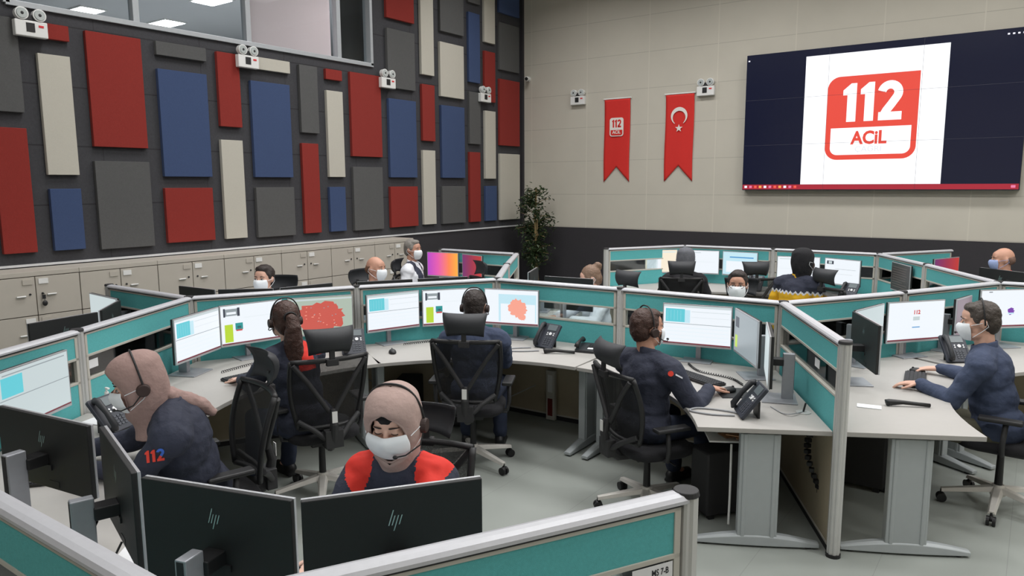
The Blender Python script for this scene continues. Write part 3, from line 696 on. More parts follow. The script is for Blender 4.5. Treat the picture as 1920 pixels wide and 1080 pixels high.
# ================================================================== MONITORS
def screen_mesh(kind, w=.53, h=.30):
    """display area in x (0..w) / z (0..h), facing -y"""
    m = MB(); mats = [E_white, E_pale, E_cyan, E_grey, E_lime, E_dark, E_tealb, E_red, E_task, E_mapg, E_mapr, E_salmon, E_sky, E_blue, E_purple, E_cream, E_brown, E_brownl, E_pinkor, E_redpur, E_pinkdim]
    lay = [0]
    def rc(x0, y0, x1, y1, c):
        lay[0] += 1; y = -.0004*min(lay[0], 7)
        m.add([(x0*w, y, y0*h), (x1*w, y, y0*h), (x1*w, y, y1*h), (x0*w, y, y1*h)], [(0,1,2,3)], c)
    def blob(cx, cy, rx, ry, c, seed, n=36):
        random.seed(seed); lay[0] += 1; y = -.0004*lay[0]; pts = []
        for i in range(n):
            a = 2*PI*i/n; r = 1+random.uniform(-.16, .16)
            pts.append(((cx+rx*r*math.cos(a))*w, y, (cy+ry*r*math.sin(a))*h))
        m.add([(cx*w, y, cy*h)]+pts, [(0, i+1, (i+1) % n+1) for i in range(n)], c)
    if kind == 'form':
        rc(0, 0, 1, 1, 0); rc(.0, .94, 1, 1, 1); rc(.03, .56, .32, .9, 2); rc(.32, .55, .40, .88, 12); rc(0, .515, 1, .528, 3); rc(.42, .84, .98, .85, 1); rc(.42, .70, .98, .705, 1); rc(0, 0, 1, .035, 8)
        for i in range(5): rc(.06+i*.05, .6, .062+i*.05, .86, 12)
        for i in range(4): rc(.03, .12+i*.1, .97, .124+i*.1, 12)
    elif kind == 'formdim':
        rc(0, 0, 1, 1, 1); rc(.03, .56, .32, .9, 2); rc(0, .515, 1, .53, 3); rc(.05, .93, .95, .95, 3); rc(0, 0, 1, .03, 8)
    elif kind == 'panel':
        rc(0, 0, 1, 1, 0); rc(.04, .74, .30, .92, 3); rc(.04, .72, .07, .94, 5); rc(.26, .72, .30, .94, 5); rc(.09, .78, .24, .84, 0); rc(.05, .06, .18, .52, 4); rc(.22, .36, .34, .54, 6); rc(.23, .33, .33, .38, 7); rc(.25, .4, .31, .46, 5)
        rc(.36, .66, .98, .664, 1); rc(0, 0, 1, .035, 8)
    elif kind == 'map':
        rc(0, 0, 1, 1, 9); blob(.50, .45, .36, .42, 10, 4); rc(.2, .35, .75, .8, 10); blob(.62, .5, .24, .28, 10, 9)
        for i in range(26):
            random.seed(50+i); x, y = random.uniform(.22, .74), random.uniform(.16, .76); rc(x, y, x+.018, y+.02, 11 if i % 3 else 3)
        rc(.0, .93, 1, .97, 1)
    elif kind == 'map2':
        rc(0, 0, 1, 1, 0); rc(.26, .07, .97, .88, 12); rc(.3, .07, .95, .6, 0); blob(.62, .48, .17, .26, 11, 3); blob(.7, .22, .07, .09, 11, 5); rc(0, 0, 1, .035, 8)
    elif kind == 'side':
        rc(0, 0, 1, 1, 3); rc(.06, .6, .22, .85, 5); rc(.06, .1, .16, .4, 4); rc(.3, .1, .96, .9, 3)
    elif kind == 'login':
        rc(0, 0, 1, 1, 0); rc(0, 0, 1, .04, 8)
        vs, fs = text_mesh('112', .045, .002); m.add([(w*.5+v[0], -.002, h*.73+v[1]) for v in vs], fs, 7)
        rc(.44, .52, .56, .62, 1); rc(.43, .33, .57, .355, 13)
    elif kind == 'icon':
        rc(0, 0, 1, 1, 0); rc(0, 0, 1, .04, 8); blob(.52, .42, .055, .1, 14, 2); rc(.47, .34, .57, .38, 12); rc(.12, .95, .18, .97, 5)
    elif kind == 'pinkor': rc(0, 0, 1, 1, 18)
    elif kind == 'redpur': rc(0, 0, 1, 1, 19)
    elif kind == 'white': rc(0, 0, 1, 1, 0); rc(.05, .9, .5, .93, 1); rc(.05, .5, .9, .505, 1)
    elif kind == 'cream': rc(0, 0, 1, 1, 15); rc(.05, .1, .5, .7, 0); rc(.5, .9, .95, .93, 12)
    elif kind == 'sky': rc(0, 0, 1, 1, 12); rc(.1, .1, .8, .6, 0); rc(.2, .75, .9, .8, 13)
    elif kind == 'chart': rc(0, 0, 1, 1, 0); rc(.05, .78, .25, .92, 5); rc(.1, .8, .2, .9, 1); rc(.3, .6, .9, .61, 3); rc(.3, .4, .8, .405, 3)
    elif kind == 'brown':
        rc(0, 0, 1, 1, 16)
        for i in range(9): rc(.08, .85-i*.09, random.uniform(.5, .9), .87-i*.09, 17)
    elif kind == 'pinkdim': rc(0, 0, 1, 1, 20)
    elif kind == 'pale': rc(0, 0, 1, 1, 1)
    me = m
    return m, mats
def slanted_logo(m, cx, cz, s, y, mi=0):
    # four slanted strokes forming the maker's mark
    def stroke(x, z0, z1, wd=.10):
        k = .32
        m.add([((cx+(x+k*z0)*s), y, cz+z0*s), ((cx+(x+wd+k*z0)*s), y, cz+z0*s), ((cx+(x+wd+k*z1)*s), y, cz+z1*s), ((cx+(x+k*z1)*s), y, cz+z1*s)], [(0,1,2,3)], mi)
    stroke(-.55, -.45, 1.0); stroke(-.25, -.45, .45); stroke(.08, -1.0, .45); stroke(.40, -.45, .45)
    def bar(x0, x1, z):
        k = .32
        m.add([(cx+(x0+k*z)*s, y, cz+z*s), (cx+(x1+k*z)*s, y, cz+z*s), (cx+(x1+k*(z+.1))*s, y, cz+(z+.1)*s), (cx+(x0+k*(z+.1))*s, y, cz+(z+.1)*s)], [(0,1,2,3)], mi)
M_logo = mat('logo_silver', (176, 206, 206), .25, .6)
MONP = {}
def monitor(a, b, kind, lb, ztop=1.21, grp='office monitors on the desks', stand=.0, side=1, logo=True, hh=.335):
    """a = left end, b = right end as seen facing the screen"""
    a, b = Vector(a), Vector(b); d = b-a; w = d.length; mid = (a+b)/2; th = math.atan2(d.y, d.x)
    t = thing('computer_monitor', lb, 'monitor', (mid.x, mid.y, .745), th, grp)
    zt = ztop-.745; zb = zt-hh; w = min(w, .60)
    # casing: thin slab, silver rim, black face
    o = MB().box2((-w/2, .004, zb), (w/2, .022, zt)).build('back_cover', M_monback, t, bevel=.003)
    MB().box2((-w/2, -.006, zb), (w/2, .004, zt)).build('bezel', M_moned, t, bevel=.001)
    m, ms = screen_mesh(kind, w-.016, hh-.024)
    m.v = [(x-w/2+.008, y-.0065, z+zb+.016) for x, y, z in m.v]
    sc = m.build('display', ms, t)
    uvl = sc.data.uv_layers.new(name='UVMap')
    for p in sc.data.polygons:
        for li in p.loop_indices:
            co = sc.data.vertices[sc.data.loops[li].vertex_index].co
            uvl.data[li].uv = ((co.x+w/2)/w, (co.z-zb)/hh)
    if logo:
        lg = MB(); slanted_logo(lg, .0, 0, .033, 0); lg.v = [(-x, .0228, z+zt-.095) for x, y, z in lg.v]; lg.build('logo', M_logo, t)
        vn = MB()
        vn.box2((-.055, .022, zb+.08), (.055, .028, zb+.10)); vn.box2((-.09, .0215, zb+.012), (-.03, .0235, zb+.035)); vn.build('port_cover', M_black, t)
    st = MB(); zc = zb+.12
    st.box2((-.02, .095, .008), (.02, .168, zc+.06)); col = st.build('stand_column', M_stand, t, bevel=.004)
    MB().box2((-.012, .166, .05), (.012, .1695, zc+.055)).build('stand_groove', M_dark, col)
    MB().box2((-.035, .02, zc-.02), (.035, .1, zc+.025)).build('arm', M_black, t, bevel=.004)
    MB().box2((-.12, -.03, 0), (.12, .19, .009)).build('stand_base', M_stand, t, bevel=.003)
    return t
E_ = 'monitor'
monitor((-4.68, 4.36), (-4.52, 4.85), 'form', 'lit monitor with a cyan block, left of the centre man')
monitor((-4.49, 4.86), (-4.17, 5.29), 'panel', 'lit monitor with lime block directly left of the centre man head')
monitor((-4.10, 5.28), (-3.60, 5.43), 'map2', 'lit monitor with a salmon map blob right of the centre man head')
monitor((-4.96, 2.77), (-5.20, 3.28), 'form', 'lit monitor with a cyan block left of the ponytail woman')
monitor((-5.22, 3.30), (-5.12, 3.82), 'panel', 'lit monitor with lime block directly behind the ponytail woman face')
monitor((-5.10, 3.86), (-4.82, 4.33), 'map', 'monitor showing a large red map right of the ponytail woman')
monitor((-2.40, 5.42), (-1.87, 5.52), 'form', 'lit monitor in front of the headset man')
monitor((-1.84, 5.50), (-1.52, 5.04), 'side', 'grey looking monitor turned sideways right of the headset man')
monitor((-1.47, 5.05), (-1.30, 4.56), 'pale', 'monitor seen edge on beside the phone of the headset man', logo=True)
monitor((-4.26, 1.42), (-4.56, 1.89), 'formdim', 'monitor with a cyan block at the left edge, above the papers')
monitor((-2.88, 1.26), (-3.46, 1.17), 'form', 'black monitor back at the left edge, tilted toward the profile woman', 1.25, hh=.295)
monitor((-2.27, 1.12), (-2.83, 1.285), 'form', 'black monitor back seen obliquely between the two bigger backs', 1.25)
monitor((-1.70, 1.28), (-2.225, 1.12), 'form', 'black monitor back with silver mark, left of the two big foreground backs', 1.25)
monitor((-1.36, 1.72), (-1.68, 1.285), 'form', 'black monitor back with silver mark below the front facing woman', 1.25)
monitor((-.80, 5.33), (-1.06, 5.84), 'white', 'monitor back with a logo beside the ridged end post', 1.21)
monitor((-1.06, 5.88), (-.95, 6.36), 'pale', 'thin edged monitor behind the logo bearing monitor back at the right')
monitor((-.93, 6.42), (-.58, 6.86), 'login', 'monitor with a small red 112 and blue link, before the navy shirt man')
monitor((-.36, 7.28), (.05, 7.66), 'icon', 'monitor with a round purple icon behind the navy shirt man head', 1.255)
monitor((-.50, 6.90), (-.42, 7.24), 'pinkdim', 'monitor seen sideways left of the purple icon monitor', )
monitor((-6.84, 7.53), (-6.36, 7.62), 'pinkor', 'monitor with a pink to orange wallpaper by the grey haired man', 1.24)
monitor((-6.27, 7.60), (-5.86, 7.50), 'redpur', 'dim monitor with a purple red wallpaper right of the pink orange one', 1.235)
monitor((-4.55, 9.60), (-4.20, 9.93), 'cream', 'back row monitor left of the grey headscarf woman', 1.22)
monitor((-4.12, 9.94), (-3.62, 10.04), 'white', 'back row monitor right behind the grey headscarf woman', 1.22)
monitor((-3.57, 10.04), (-3.08, 10.03), 'sky', 'back row pale blue monitor with chair headrest before it', 1.22)
monitor((-2.80, 9.95), (-2.28, 10.05), 'white', 'back row monitor left of the yellow and navy jacket head', 1.2)
monitor((-2.22, 10.05), (-1.76, 9.86), 'chart', 'back row monitor right of the yellow and navy jacket head', 1.2)
monitor((-1.40, 9.78), (-1.14, 9.30), 'brown', 'dark brown monitor with faint text lines in the back row', 1.22)
monitor((-1.02, 10.35), (-.80, 10.85), 'redpur', 'monitor with purple to orange wallpaper left of the bald man', 1.22)
# black backs turned away from the camera
monitor((-6.10, 3.83), (-6.62, 3.80), 'white', 'leftmost black monitor back in front of the masked dark haired face')
monitor((-5.72, 4.18), (-6.09, 3.86), 'white', 'middle black monitor back in front of the masked dark haired face')
monitor((-5.58, 4.75), (-5.70, 4.24), 'white', 'right black monitor back in front of the masked dark haired face')
monitor((-5.12, 5.40), (-5.42, 4.94), 'white', 'black monitor back in front of the balding man')
monitor((-4.79, 5.88), (-5.09, 5.45), 'white', 'black monitor back in front of the grey haired man')
monitor((-3.60, 6.42), (-4.14, 6.36), 'white', 'black monitor back beside the woman with the hair bun')
monitor((-4.66, 6.98), (-4.45, 6.50), 'redpur', 'small reddish monitor between the tree and the woman with the hair bun')
monitor((-5.76, 2.62), (-5.66, 2.11), 'white', 'black monitor back at the left edge in front of the lockers')
monitor((-6.20, 3.0), (-5.80, 2.66), 'white', 'angled black monitor back next to the pale screen by the lockers')
monitor((-6.86, 3.08), (-6.30, 3.04), 'pale', 'pale screen peeking behind angled black monitor backs by the lockers')
monitor((-.08, 9.40), (-.50, 9.72), 'white', 'black monitor back in front of the bald man at the right')

# ================================================================== OFFICE CHAIRS
def make_chair():
    t = thing('office_chair', 'x', 'office chair', (0, 0, 0), 0, 'black mesh office chairs')
    ba = MB(); ba.cyl((0, 0, .09), (0, 0, .165), .045, .036, 16)
    for i in range(5):
        a = R(90+72*i+18); dx, dy = math.cos(a), math.sin(a); T = Matrix.Rotation(a, 4, 'Z')
        rg = []
        for q in range(6):
            s = q/5; x = .03+.30*s; wv = .036-.012*s; z = .135-.050*s; hh = .034-.012*s
            rg.append([(x, -wv, z-hh/2), (x, wv, z-hh/2), (x, wv*.6, z+hh/2), (x, -wv*.6, z+hh/2)])
        ba.loft(rg, T=T)
    b_ = ba.build('base', M_chrome, t, bevel=.003)
    for i in range(5):
        a = R(90+72*i+18); c = Vector((.325*math.cos(a), .325*math.sin(a), .03)); n = Vector((-math.sin(a), math.cos(a), 0))
        m = MB()
        for s in (-1, 1): m.cyl(c+n*s*.008, c+n*s*.026, .03, n=16)
        m.cyl((c.x, c.y, .04), (c.x, c.y, .085), .009, n=8); m.ell((c.x, c.y, .045), (.022, .022, .02), 10, 6)
        m.build('caster', M_black, t)
    MB().cyl((0, 0, .14), (0, 0, .40), .025, .02, 14).build('gas_lift', M_black, t)
    m = MB(); m.box((0, 0, .415), (.2, .26, .04)); m.cyl((.1, .05, .41), (.26, .05, .405), .006, n=8); m.build('mechanism', M_black, t, bevel=.006)
    # seat
    m = MB(); rg = []
    for z, k in ((.435, .92), (.45, 1.0), (.485, 1.0), (.505, .93), (.508, .6)):
        rg.append([(.245*k*math.copysign(abs(math.cos(a))**.55, math.cos(a)), .02+.235*k*math.copysign(abs(math.sin(a))**.55, math.sin(a)), z) for a in [2*PI*j/28 for j in range(28)]])
    m.loft(rg); m.build('seat', M_blackc, t, smooth=True)
    # back: side rails + top/bottom rails, woven mesh, Y spine
    def bp(u, v, off=0):  # u -1..1, v 0..1
        hw = .195+.055*v+.02*math.sin(v*PI); z = .56+.47*v
        y = -.225-.085*v-.03*math.sin(v*PI)*-1 + .045*(u*u) - .03*(1-v)*(0) - off
        return (u*hw, y, z)
    fr = MB()
    for u in (-1, 1): fr.tube([bp(u, v/12) for v in range(13)], .017, 8)
    fr.tube([bp(u/6, 1) for u in range(-6, 7)], .017, 8); fr.tube([bp(u/6, 0) for u in range(-6, 7)], .017, 8)
    fr.build('back_frame', M_black, t, smooth=True)
    m = MB(); nu, nv = 12, 14; vs = [bp(-1+2*i/nu, j/nv) for j in range(nv+1) for i in range(nu+1)]
    m.add(vs, [(j*(nu+1)+i, j*(nu+1)+i+1, (j+1)*(nu+1)+i+1, (j+1)*(nu+1)+i) for j in range(nv) for i in range(nu)]); m.build('backrest', M_mesh, t, smooth=True)
    sp = MB()
    for u in (-1, 1):
        sp.tube([bp(u*.97, .97, .02), bp(u*.62, .72, .045), bp(u*.28, .42, .06), bp(u*.08, .25, .065)], .017, 8)
        sp.tube([bp(u*.98, .12, .02), bp(u*.6, .0, .05), (u*.05, -.30, .50)], .019, 8)
    sp.tube([(0, -.30, .70), (0, -.325, .60), (0, -.30, .48), (0, -.22, .42), (0, -.08, .41)], .03, 10, rs=[.02, .028, .034, .034, .03])
    sp.box((0, -.30, .50), (.12, .06, .12))
    sp.build('spine', M_dark, t, bevel=.004)
    MB().box((0, -.345, .655), (.035, .004, .075)).build('warning_tag', M_white, t)
    MB().box((0, -.335, 1.02), (.08, .035, .045)).build('headrest_clamp', M_dark, t, bevel=.005)
    MB().box((0, -.335, 1.06), (.035, .02, .12)).build('headrest_stem', M_dark, t, bevel=.003)
    h = MB(); vs = []; nu, nv = 12, 6
    for k, off in ((0, 0), (1, .028)):
        for j in range(nv+1):
            for i in range(nu+1):
                u, v = -1+2*i/nu, j/nv; hw = .135+.03*v
                vs.append((u*hw, -.315+.045*u*u-.045*math.sin(v*PI*.8)+.03*v*v-off*(1 if 0 < i < nu and 0 < j < nv else .3), 1.085+.155*v-.02*u*u*(1-v)))
    n1 = (nu+1)*(nv+1); fs = []
    for k in (0, 1):
        for j in range(nv):
            for i in range(nu):
                a = k*n1+j*(nu+1)+i; q = (a, a+1, a+nu+2, a+nu+1); fs.append(q if k == 0 else tuple(reversed(q)))
    bd = [i for i in range(nu+1)]+[(j)*(nu+1)+nu for j in range(1, nv+1)]+[nv*(nu+1)+i for i in range(nu-1, -1, -1)]+[j*(nu+1) for j in range(nv-1, 0, -1)]
    for i in range(len(bd)): a, b2 = bd[i], bd[(i+1) % len(bd)]; fs.append((a, b2, b2+n1, a+n1))
    h.add(vs, fs); h.build('headrest', mat('headrest_grey', (44, 46, 50), .6, var=.1), t, smooth=True)
    for s in (-1, 1):
        m = MB(); m.tube([(s*.2, -.02, .44), (s*.27, -.02, .45), (s*.285, -.02, .52), (s*.285, -.03, .66)], .016, 8); m.build('arm_support', M_dark, t, smooth=True)
        MB().box((s*.28, .0, .675), (.08, .24, .028)).build('armrest', M_black, t, bevel=.01)
    return t
chair0 = make_chair(); used = [False]
def face(dx, dy): return math.atan2(dy, dx)-PI/2
def chair(x, y, rz, lb):
    if not used[0]:
        used[0] = True; chair0.location = (x, y, 0); chair0.rotation_euler = (0, 0, rz); chair0['label'] = lb; return chair0
    c = copy_tree(chair0, None, lb, (x, y, 0), rz); c.scale = (1, 1, 1); return c

# ================================================================== PEOPLE
def ik(a, c, l1, l2, hint):
    a, c = Vector(a), Vector(c); d = c-a; L = d.length
    if L > (l1+l2)*.995: c = a+d.normalized()*(l1+l2)*.995; d = c-a; L = d.length
    x = (l1*l1-l2*l2+L*L)/(2*L); h = math.sqrt(max(0, l1*l1-x*x)); u = d.normalized()
    hn = Vector(hint); hn = (hn-u*hn.dot(u)); hn.normalize()
    return a+u*x+hn*h, c
def hand(mb, wr, d, pn, side, sc=1.0, curl=.35):
    """wrist point, finger direction, palm normal (toward the thing touched), side +1 = right"""
    d = Vector(d).normalized(); pn = Vector(pn); pn = (pn-d*pn.dot(d)).normalized(); lat = d.cross(pn)*side  # toward thumb is -lat*...
    wr = Vector(wr)
    for o in (-.026, -.009, .009, .024):
        mb.cap(wr+d*.012*sc+lat*o*.6*sc, wr+d*.085*sc+lat*o*sc, .017*sc, .0125*sc, 8, k=3)
    for i, (o, ln) in enumerate(((-.030, .066), (-.011, .076), (.009, .072), (.028, .056))):
        p = wr+d*.088*sc+lat*o*sc; dd = (d+pn*.15+lat*(o*2.5)).normalized(); r = .0088*sc
        for j, f in enumerate((.45, .32, .26)):
            q = p+dd*ln*f*sc; mb.cap(p, q, r, r*.93, 8, k=3); p = q; r *= .93; dd = (dd+pn*curl).normalized()
    p = wr+d*.028*sc-lat*.026*sc; dd = (d*.62-lat*.75+pn*.2).normalized(); r = .0115*sc
    for f in (.036, .030, .024):
        q = p+dd*f*sc; mb.cap(p, q, r, r*.92, 8, k=3); p = q; r *= .9; dd = (dd+d*.35).normalized()
ARMS = []
def person(label, hip, head, fdir, bdir, handL=None, handR=None, cloth=None, skin=None, hair=None, hairstyle='short', mask='white', headset=False, glasses=False, lod=0,
           sh=None, matfn=None, trousers=None, eyes=True, hijab=None, sleeves=True, fem=False, collar=None, feet=True, pitch=0, knees=None, extra_hair=None, hsk=1.1, bulk=1.0):
    """seated figure. hip (x,y), head centre (x,y,z), facing vectors of head and body"""
    skin = skin or M_skin; cloth = cloth or M_navy; trousers = trousers or M_jeans
    t = thing('person', label, 'person', (hip[0], hip[1], 0))
    O = Vector((hip[0], hip[1], 0))
    up = Vector((0, 0, 1)); bf = Vector((bdir[0], bdir[1], 0)).normalized(); bl = Vector((-bf.y, bf.x, 0))  # body forward / left
    Hc = Vector(head)-O; Hp = Vector((0, 0, .56))
    hf = Vector((fdir[0], fdir[1], 0)).normalized(); hf = (hf+up*math.tan(R(pitch))).normalized(); hr = hf.cross(up).normalized(); hu = hr.cross(hf)
    Mh = Matrix((( hr.x, hf.x, hu.x, Hc.x), (hr.y, hf.y, hu.y, Hc.y), (hr.z, hf.z, hu.z, Hc.z), (0, 0, 0, 1))) @ Matrix.Scale(hsk, 4)
    Sc = Vector(sh)-O if sh else Vector((Hc.x*.82-bf.x*.02, Hc.y*.82-bf.y*.02, Hc.z-.222))
    sw = .172 if fem else .205
    SL, SR = Sc+bl*sw-up*.02, Sc-bl*sw-up*.02
    ua, fa = (.27, .245) if fem else (.29, .26)
    spine = (Sc-Hp)
    n = 12 if lod == 0 else 10; vx = (.0065, .011, .014)[lod]
    sk = MB(); cl = MB()
    # head
    A = lambda c, r, rot=None: sk.ell(c, r, 20, 14, T=Mh, rot=rot)
    A((0, -.008, .022), (.074, .095, .096)); A((0, .022, -.045), (.058, .066, .066)); A((0, .052, -.088), (.034, .034, .028)); A((0, .058, .04), (.052, .034, .045))
    for s in (-1, 1):
        A((s*.036, .058, -.018), (.028, .030, .026)); A((s*.030, .079, .024), (.022, .011, .008)); A((s*.076, -.006, -.004), (.010, .019, .031), Matrix.Rotation(s*.35, 4, 'Z'))
        A((s*.012, .094, -.032), (.009, .011, .008)); A((s*.03, .030, -.075), (.030, .040, .028))
        A((s*.031, .080, .004), (.0145, .0095, .0085))
    sk.cap((0, .084, .012), (0, .107, -.026), .0085, .0125, 10, T=Mh); A((0, .086, -.056), (.023, .012, .0065)); A((0, .083, -.067), (.019, .012, .007))
    nk0 = Sc+up*.02; nk1 = Mh @ Vector((0, -.02, -.05)); rn = .048 if fem else .056
    sk.cap(nk0-up*.04, nk1, rn*1.15, rn, 14)
    # torso
    def torso(m, g):
        k = (.9 if fem else 1.0)*bulk; g = g+.02*(bulk-1)*5
        a = Hp+up*.02; c1 = Hp+spine*.38; c2 = Hp+spine*.72; rotz = Matrix.Rotation(math.atan2(bf.y, bf.x)-PI/2, 4, 'Z')
        m.ell(a, (.175+g, .135+g, .13+g), 18, 12, rot=rotz); m.ell(c1, (.15*k+g, .115+g, .17+g), 18, 12, rot=rotz); m.ell(c2, (.165*k+g, .118+g, .17+g), 18, 12, rot=rotz)
        m.ell(Sc-up*.04, (.15*k+g, .085+g, .085+g), 18, 10, rot=rotz)
        m.cap(SL-bl*.02, Sc+up*.02, .058+g, .055+g, n); m.cap(SR+bl*.02, Sc+up*.02, .058+g, .055+g, n)
        m.cap(SL-up*.02, SR-up*.02, .062+g, .062+g, n)
    torso(sk, -.004); torso(cl, .026)
    # arms
    hands = []
    for S_, hd, s in ((SL, handL, 1), (SR, handR, -1)):
        if hd is None: W = S_+bf*.22-up*.40+bl*s*.03
        else: W = Vector(hd[:3])-O
        dr = (Vector(hd[3:6]) if hd is not None and len(hd) > 3 else bf-bl*s*.25)
        E, W = ik(S_, W, ua, fa, -up*1.0+bl*s*.55-bf*.35); ARMS.append((S_+O, E+O))
        sk.cap(S_, E, .046, .038, n); sk.cap(E, W, .038, .026, n)
        cuff = E+(W-E)*.94 if sleeves is True else (S_+(E-S_)*.85)
        cl.cap(S_-up*.005, E if sleeves is True else cuff, .078, .063, n)
        if sleeves is True: cl.cap(E, cuff, .063, .044, n)
        if hd is not None or lod == 0: hand(sk, W, dr, -up, 1 if s < 0 else -1, .95 if fem else 1.05)
    # legs
    tr = MB(); ft = MB()
    for s in (1, -1):
        h0 = Hp+bl*s*.09-up*.02; kn = h0+bf*.43+bl*s*.05+up*.0; kn.z = .52; an = kn+bf*.05; an.z = .10
        if knees: an = an+bf*knees
        sk.cap(h0, kn, .078, .055, n); sk.cap(kn, an, .052, .036, n); sk.cap(an, an+bf*.1-up*.05, .034, .03, n)
        tr.cap(h0, kn, .098, .074, n); tr.cap(kn, an+up*.02, .07, .058, n)
        ft.cap(an-up*.045-bf*.03, an-up*.055+bf*.15, .042, .036, 12); ft.cap(an-up*.02, an-up*.05, .045, .045, 12)
        ft.box(tuple(an+bf*.06-up*.088), (.085, .25, .02), rz=math.atan2(bf.y, bf.x)-PI/2)
    tr.ell(Hp-up*.0, (.17, .15, .12), 16, 10, rot=Matrix.Rotation(math.atan2(bf.y, bf.x)-PI/2, 4, 'Z'))
    voxel(sk, vx, 'body', skin, t, 3)
    def fold(co, nn):
        p = co*7; return .0075*noise.noise(Vector((p.x*1.3, p.y*1.3, p.z*2.4)))+.0045*noise.noise(co*24)
    body_cl = voxel(cl, max(.009, vx), 'jacket' if cloth is not M_whitec else 'shirt', cloth if isinstance(cloth, list) else [cloth], t, 3, fold, (lambda c, nn: matfn(c, nn, Sc, bf, bl)) if matfn else None)
    voxel(tr, .014, 'trousers', trousers, t, 3, fold)
    if feet: voxel(ft, .012, 'shoe', M_black, t, 2)
    # collar
    cm = MB(); rg = []
    for z, r in ((-.045, 1.55), (.0, 1.32), (.035, 1.28), (.04, 1.15)):
        rg.append([Sc+up*(.045+z)+bf*(.012+rn*r*math.cos(a))+bl*(rn*r*math.sin(a)*1.05)+up*(-.022*math.cos(a)) for a in [2*PI*j/24 for j in range(24)]])
    cm.loft(rg, cap=False); cm.build('collar', collar or (cloth[0] if isinstance(cloth, list) else cloth), t, smooth=True, solid=.006)
    # eyes / brows
    if eyes:
        for s in (-1, 1):
            if eyes == 'down':
                e = MB(); e.tube([(s*(.018+.0045*i), .0885-.0010*(i-3)**2*.6, .0015-.0016*math.sin(i/6*PI)) for i in range(7)], .0016, 6, T=Mh); e.build('eyelash', M_hair, t)
            else:
                e = MB(); e.ell((s*.031, .0865, .003), (.0125, .0062, .0062), 14, 8, T=Mh); eo = e.build('eye', M_eye, t, smooth=True)
                MB().ell((s*.031, .0915, .003), (.0052, .0028, .0054), 12, 8, T=Mh).build('iris', M_iris, eo, smooth=True)
                l = MB(); l.tube([(s*(.018+.0045*i), .0915-.0008*(i-3)**2*.6, .0065+.0035*math.sin(i/6*PI)) for i in range(7)], .0015, 6, T=Mh); l.build('eyelash', M_hair, t)
            bw = MB(); bw.tube([(s*(.014+.006*i), .0935-.0011*(i-2)**2, .024+.0055*math.sin(i/6*PI)) for i in range(7)], .0028, 6, T=Mh, rs=[.002, .003, .0032, .003, .0026, .002, .0012]); bw.build('eyebrow', hair if hair and hairstyle != 'grey' else M_hair, t, smooth=True)
    # hair
    def wig(co, nn):
        return .0035*noise.noise(co*55)+.004*noise.noise(co*22)
    if hair:
        h = MB()
        if hairstyle in ('short', 'grey'):
            h.ell((0, -.018, .040), (.082, .094, .088), 20, 14, T=Mh); h.ell((0, -.045, .0), (.074, .066, .085), 20, 12, T=Mh); h.ell((0, .03, .088), (.06, .052, .032), 16, 10, T=Mh)
            for s in (-1, 1): h.ell((s*.066, .016, .03), (.014, .022, .035), 12, 8, T=Mh)
        elif hairstyle == 'bald':
            h.ell((0, -.050, .0), (.077, .060, .058), 20, 12, T=Mh)
            for s in (-1, 1): h.ell((s*.067, -.02, .012), (.013, .035, .022), 12, 8, T=Mh)
        elif hairstyle in ('pony', 'bun'):
            h.ell((0, -.016, .036), (.083, .096, .090), 20, 14, T=Mh); h.ell((0, -.045, -.01), (.076, .062, .085), 20, 12, T=Mh)
            for s in (-1, 1): h.ell((s*.07, .018, -.0), (.012, .024, .05), 12, 8, T=Mh)
            if hairstyle == 'pony':
                pts = [(0, -.10, .035), (.0, -.135, .03), (.005, -.15, -.02), (.0, -.145, -.09), (.01, -.135, -.17), (.01, -.13, -.25), (.015, -.13, -.32), (.02, -.13, -.37)]
                h.tube(pts, .03, 12, T=Mh, rs=[.024, .034, .046, .052, .055, .050, .038, .014])
                for q in range(5):
                    ox = (q-2)*.017; h.tube([(p[0]+ox*min(1, i/3), p[1]-.006*(q % 2), p[2]-.012*q*(i > 5)) for i, p in enumerate(pts)], .02, 8, T=Mh, rs=[.01, .016, .022, .024, .024, .02, .014, .006])
            else:
                h.ell((0, -.10, .09), (.035, .036, .036), 14, 10, T=Mh); h.tube([(0, -.08, .06), (0, -.1, .11), (0, -.13, .09), (0, -.11, .05)], .018, 8, T=Mh)
        voxel(h, .006 if lod == 0 else .009, 'hair', hair, t, 2, wig)
        if hairstyle == 'pony':
            MB().tube([(.035*math.cos(a), -.112-.012*math.sin(a*2)*0, .035+.028*math.sin(a)) for a in [2*PI*i/16 for i in range(17)]], .006, 6, T=Mh).build('hair_clip', M_black, t)
    if hijab:
        secs = [(.143, .0005, .0005, -.006, 0), (.138, .042, .050, -.006, 0), (.126, .066, .080, -.005, 0), (.104, .086, .103, -.004, 0), (.088, .0935, .111, -.002, 0), (.075, .098, .115, 0, 15), (.056, .102, .118, 0, 31), (.028, .104, .119, 0, 43), (0, .104, .118, 0, 48), (-.03, .101, .116, 0, 48),
                (-.06, .096, .112, 0, 45), (-.085, .090, .107, 0, 38), (-.105, .085, .102, .002, 26), (-.118, .082, .098, .002, 8), (-.13, .079, .094, 0, 0), (-.155, .076, .087, -.006, 0), (-.18, .079, .086, -.012, 0), (-.21, .095, .095, -.018, 0), (-.24, .125, .11, -.022, 0)]
        n2 = 56; rg = []
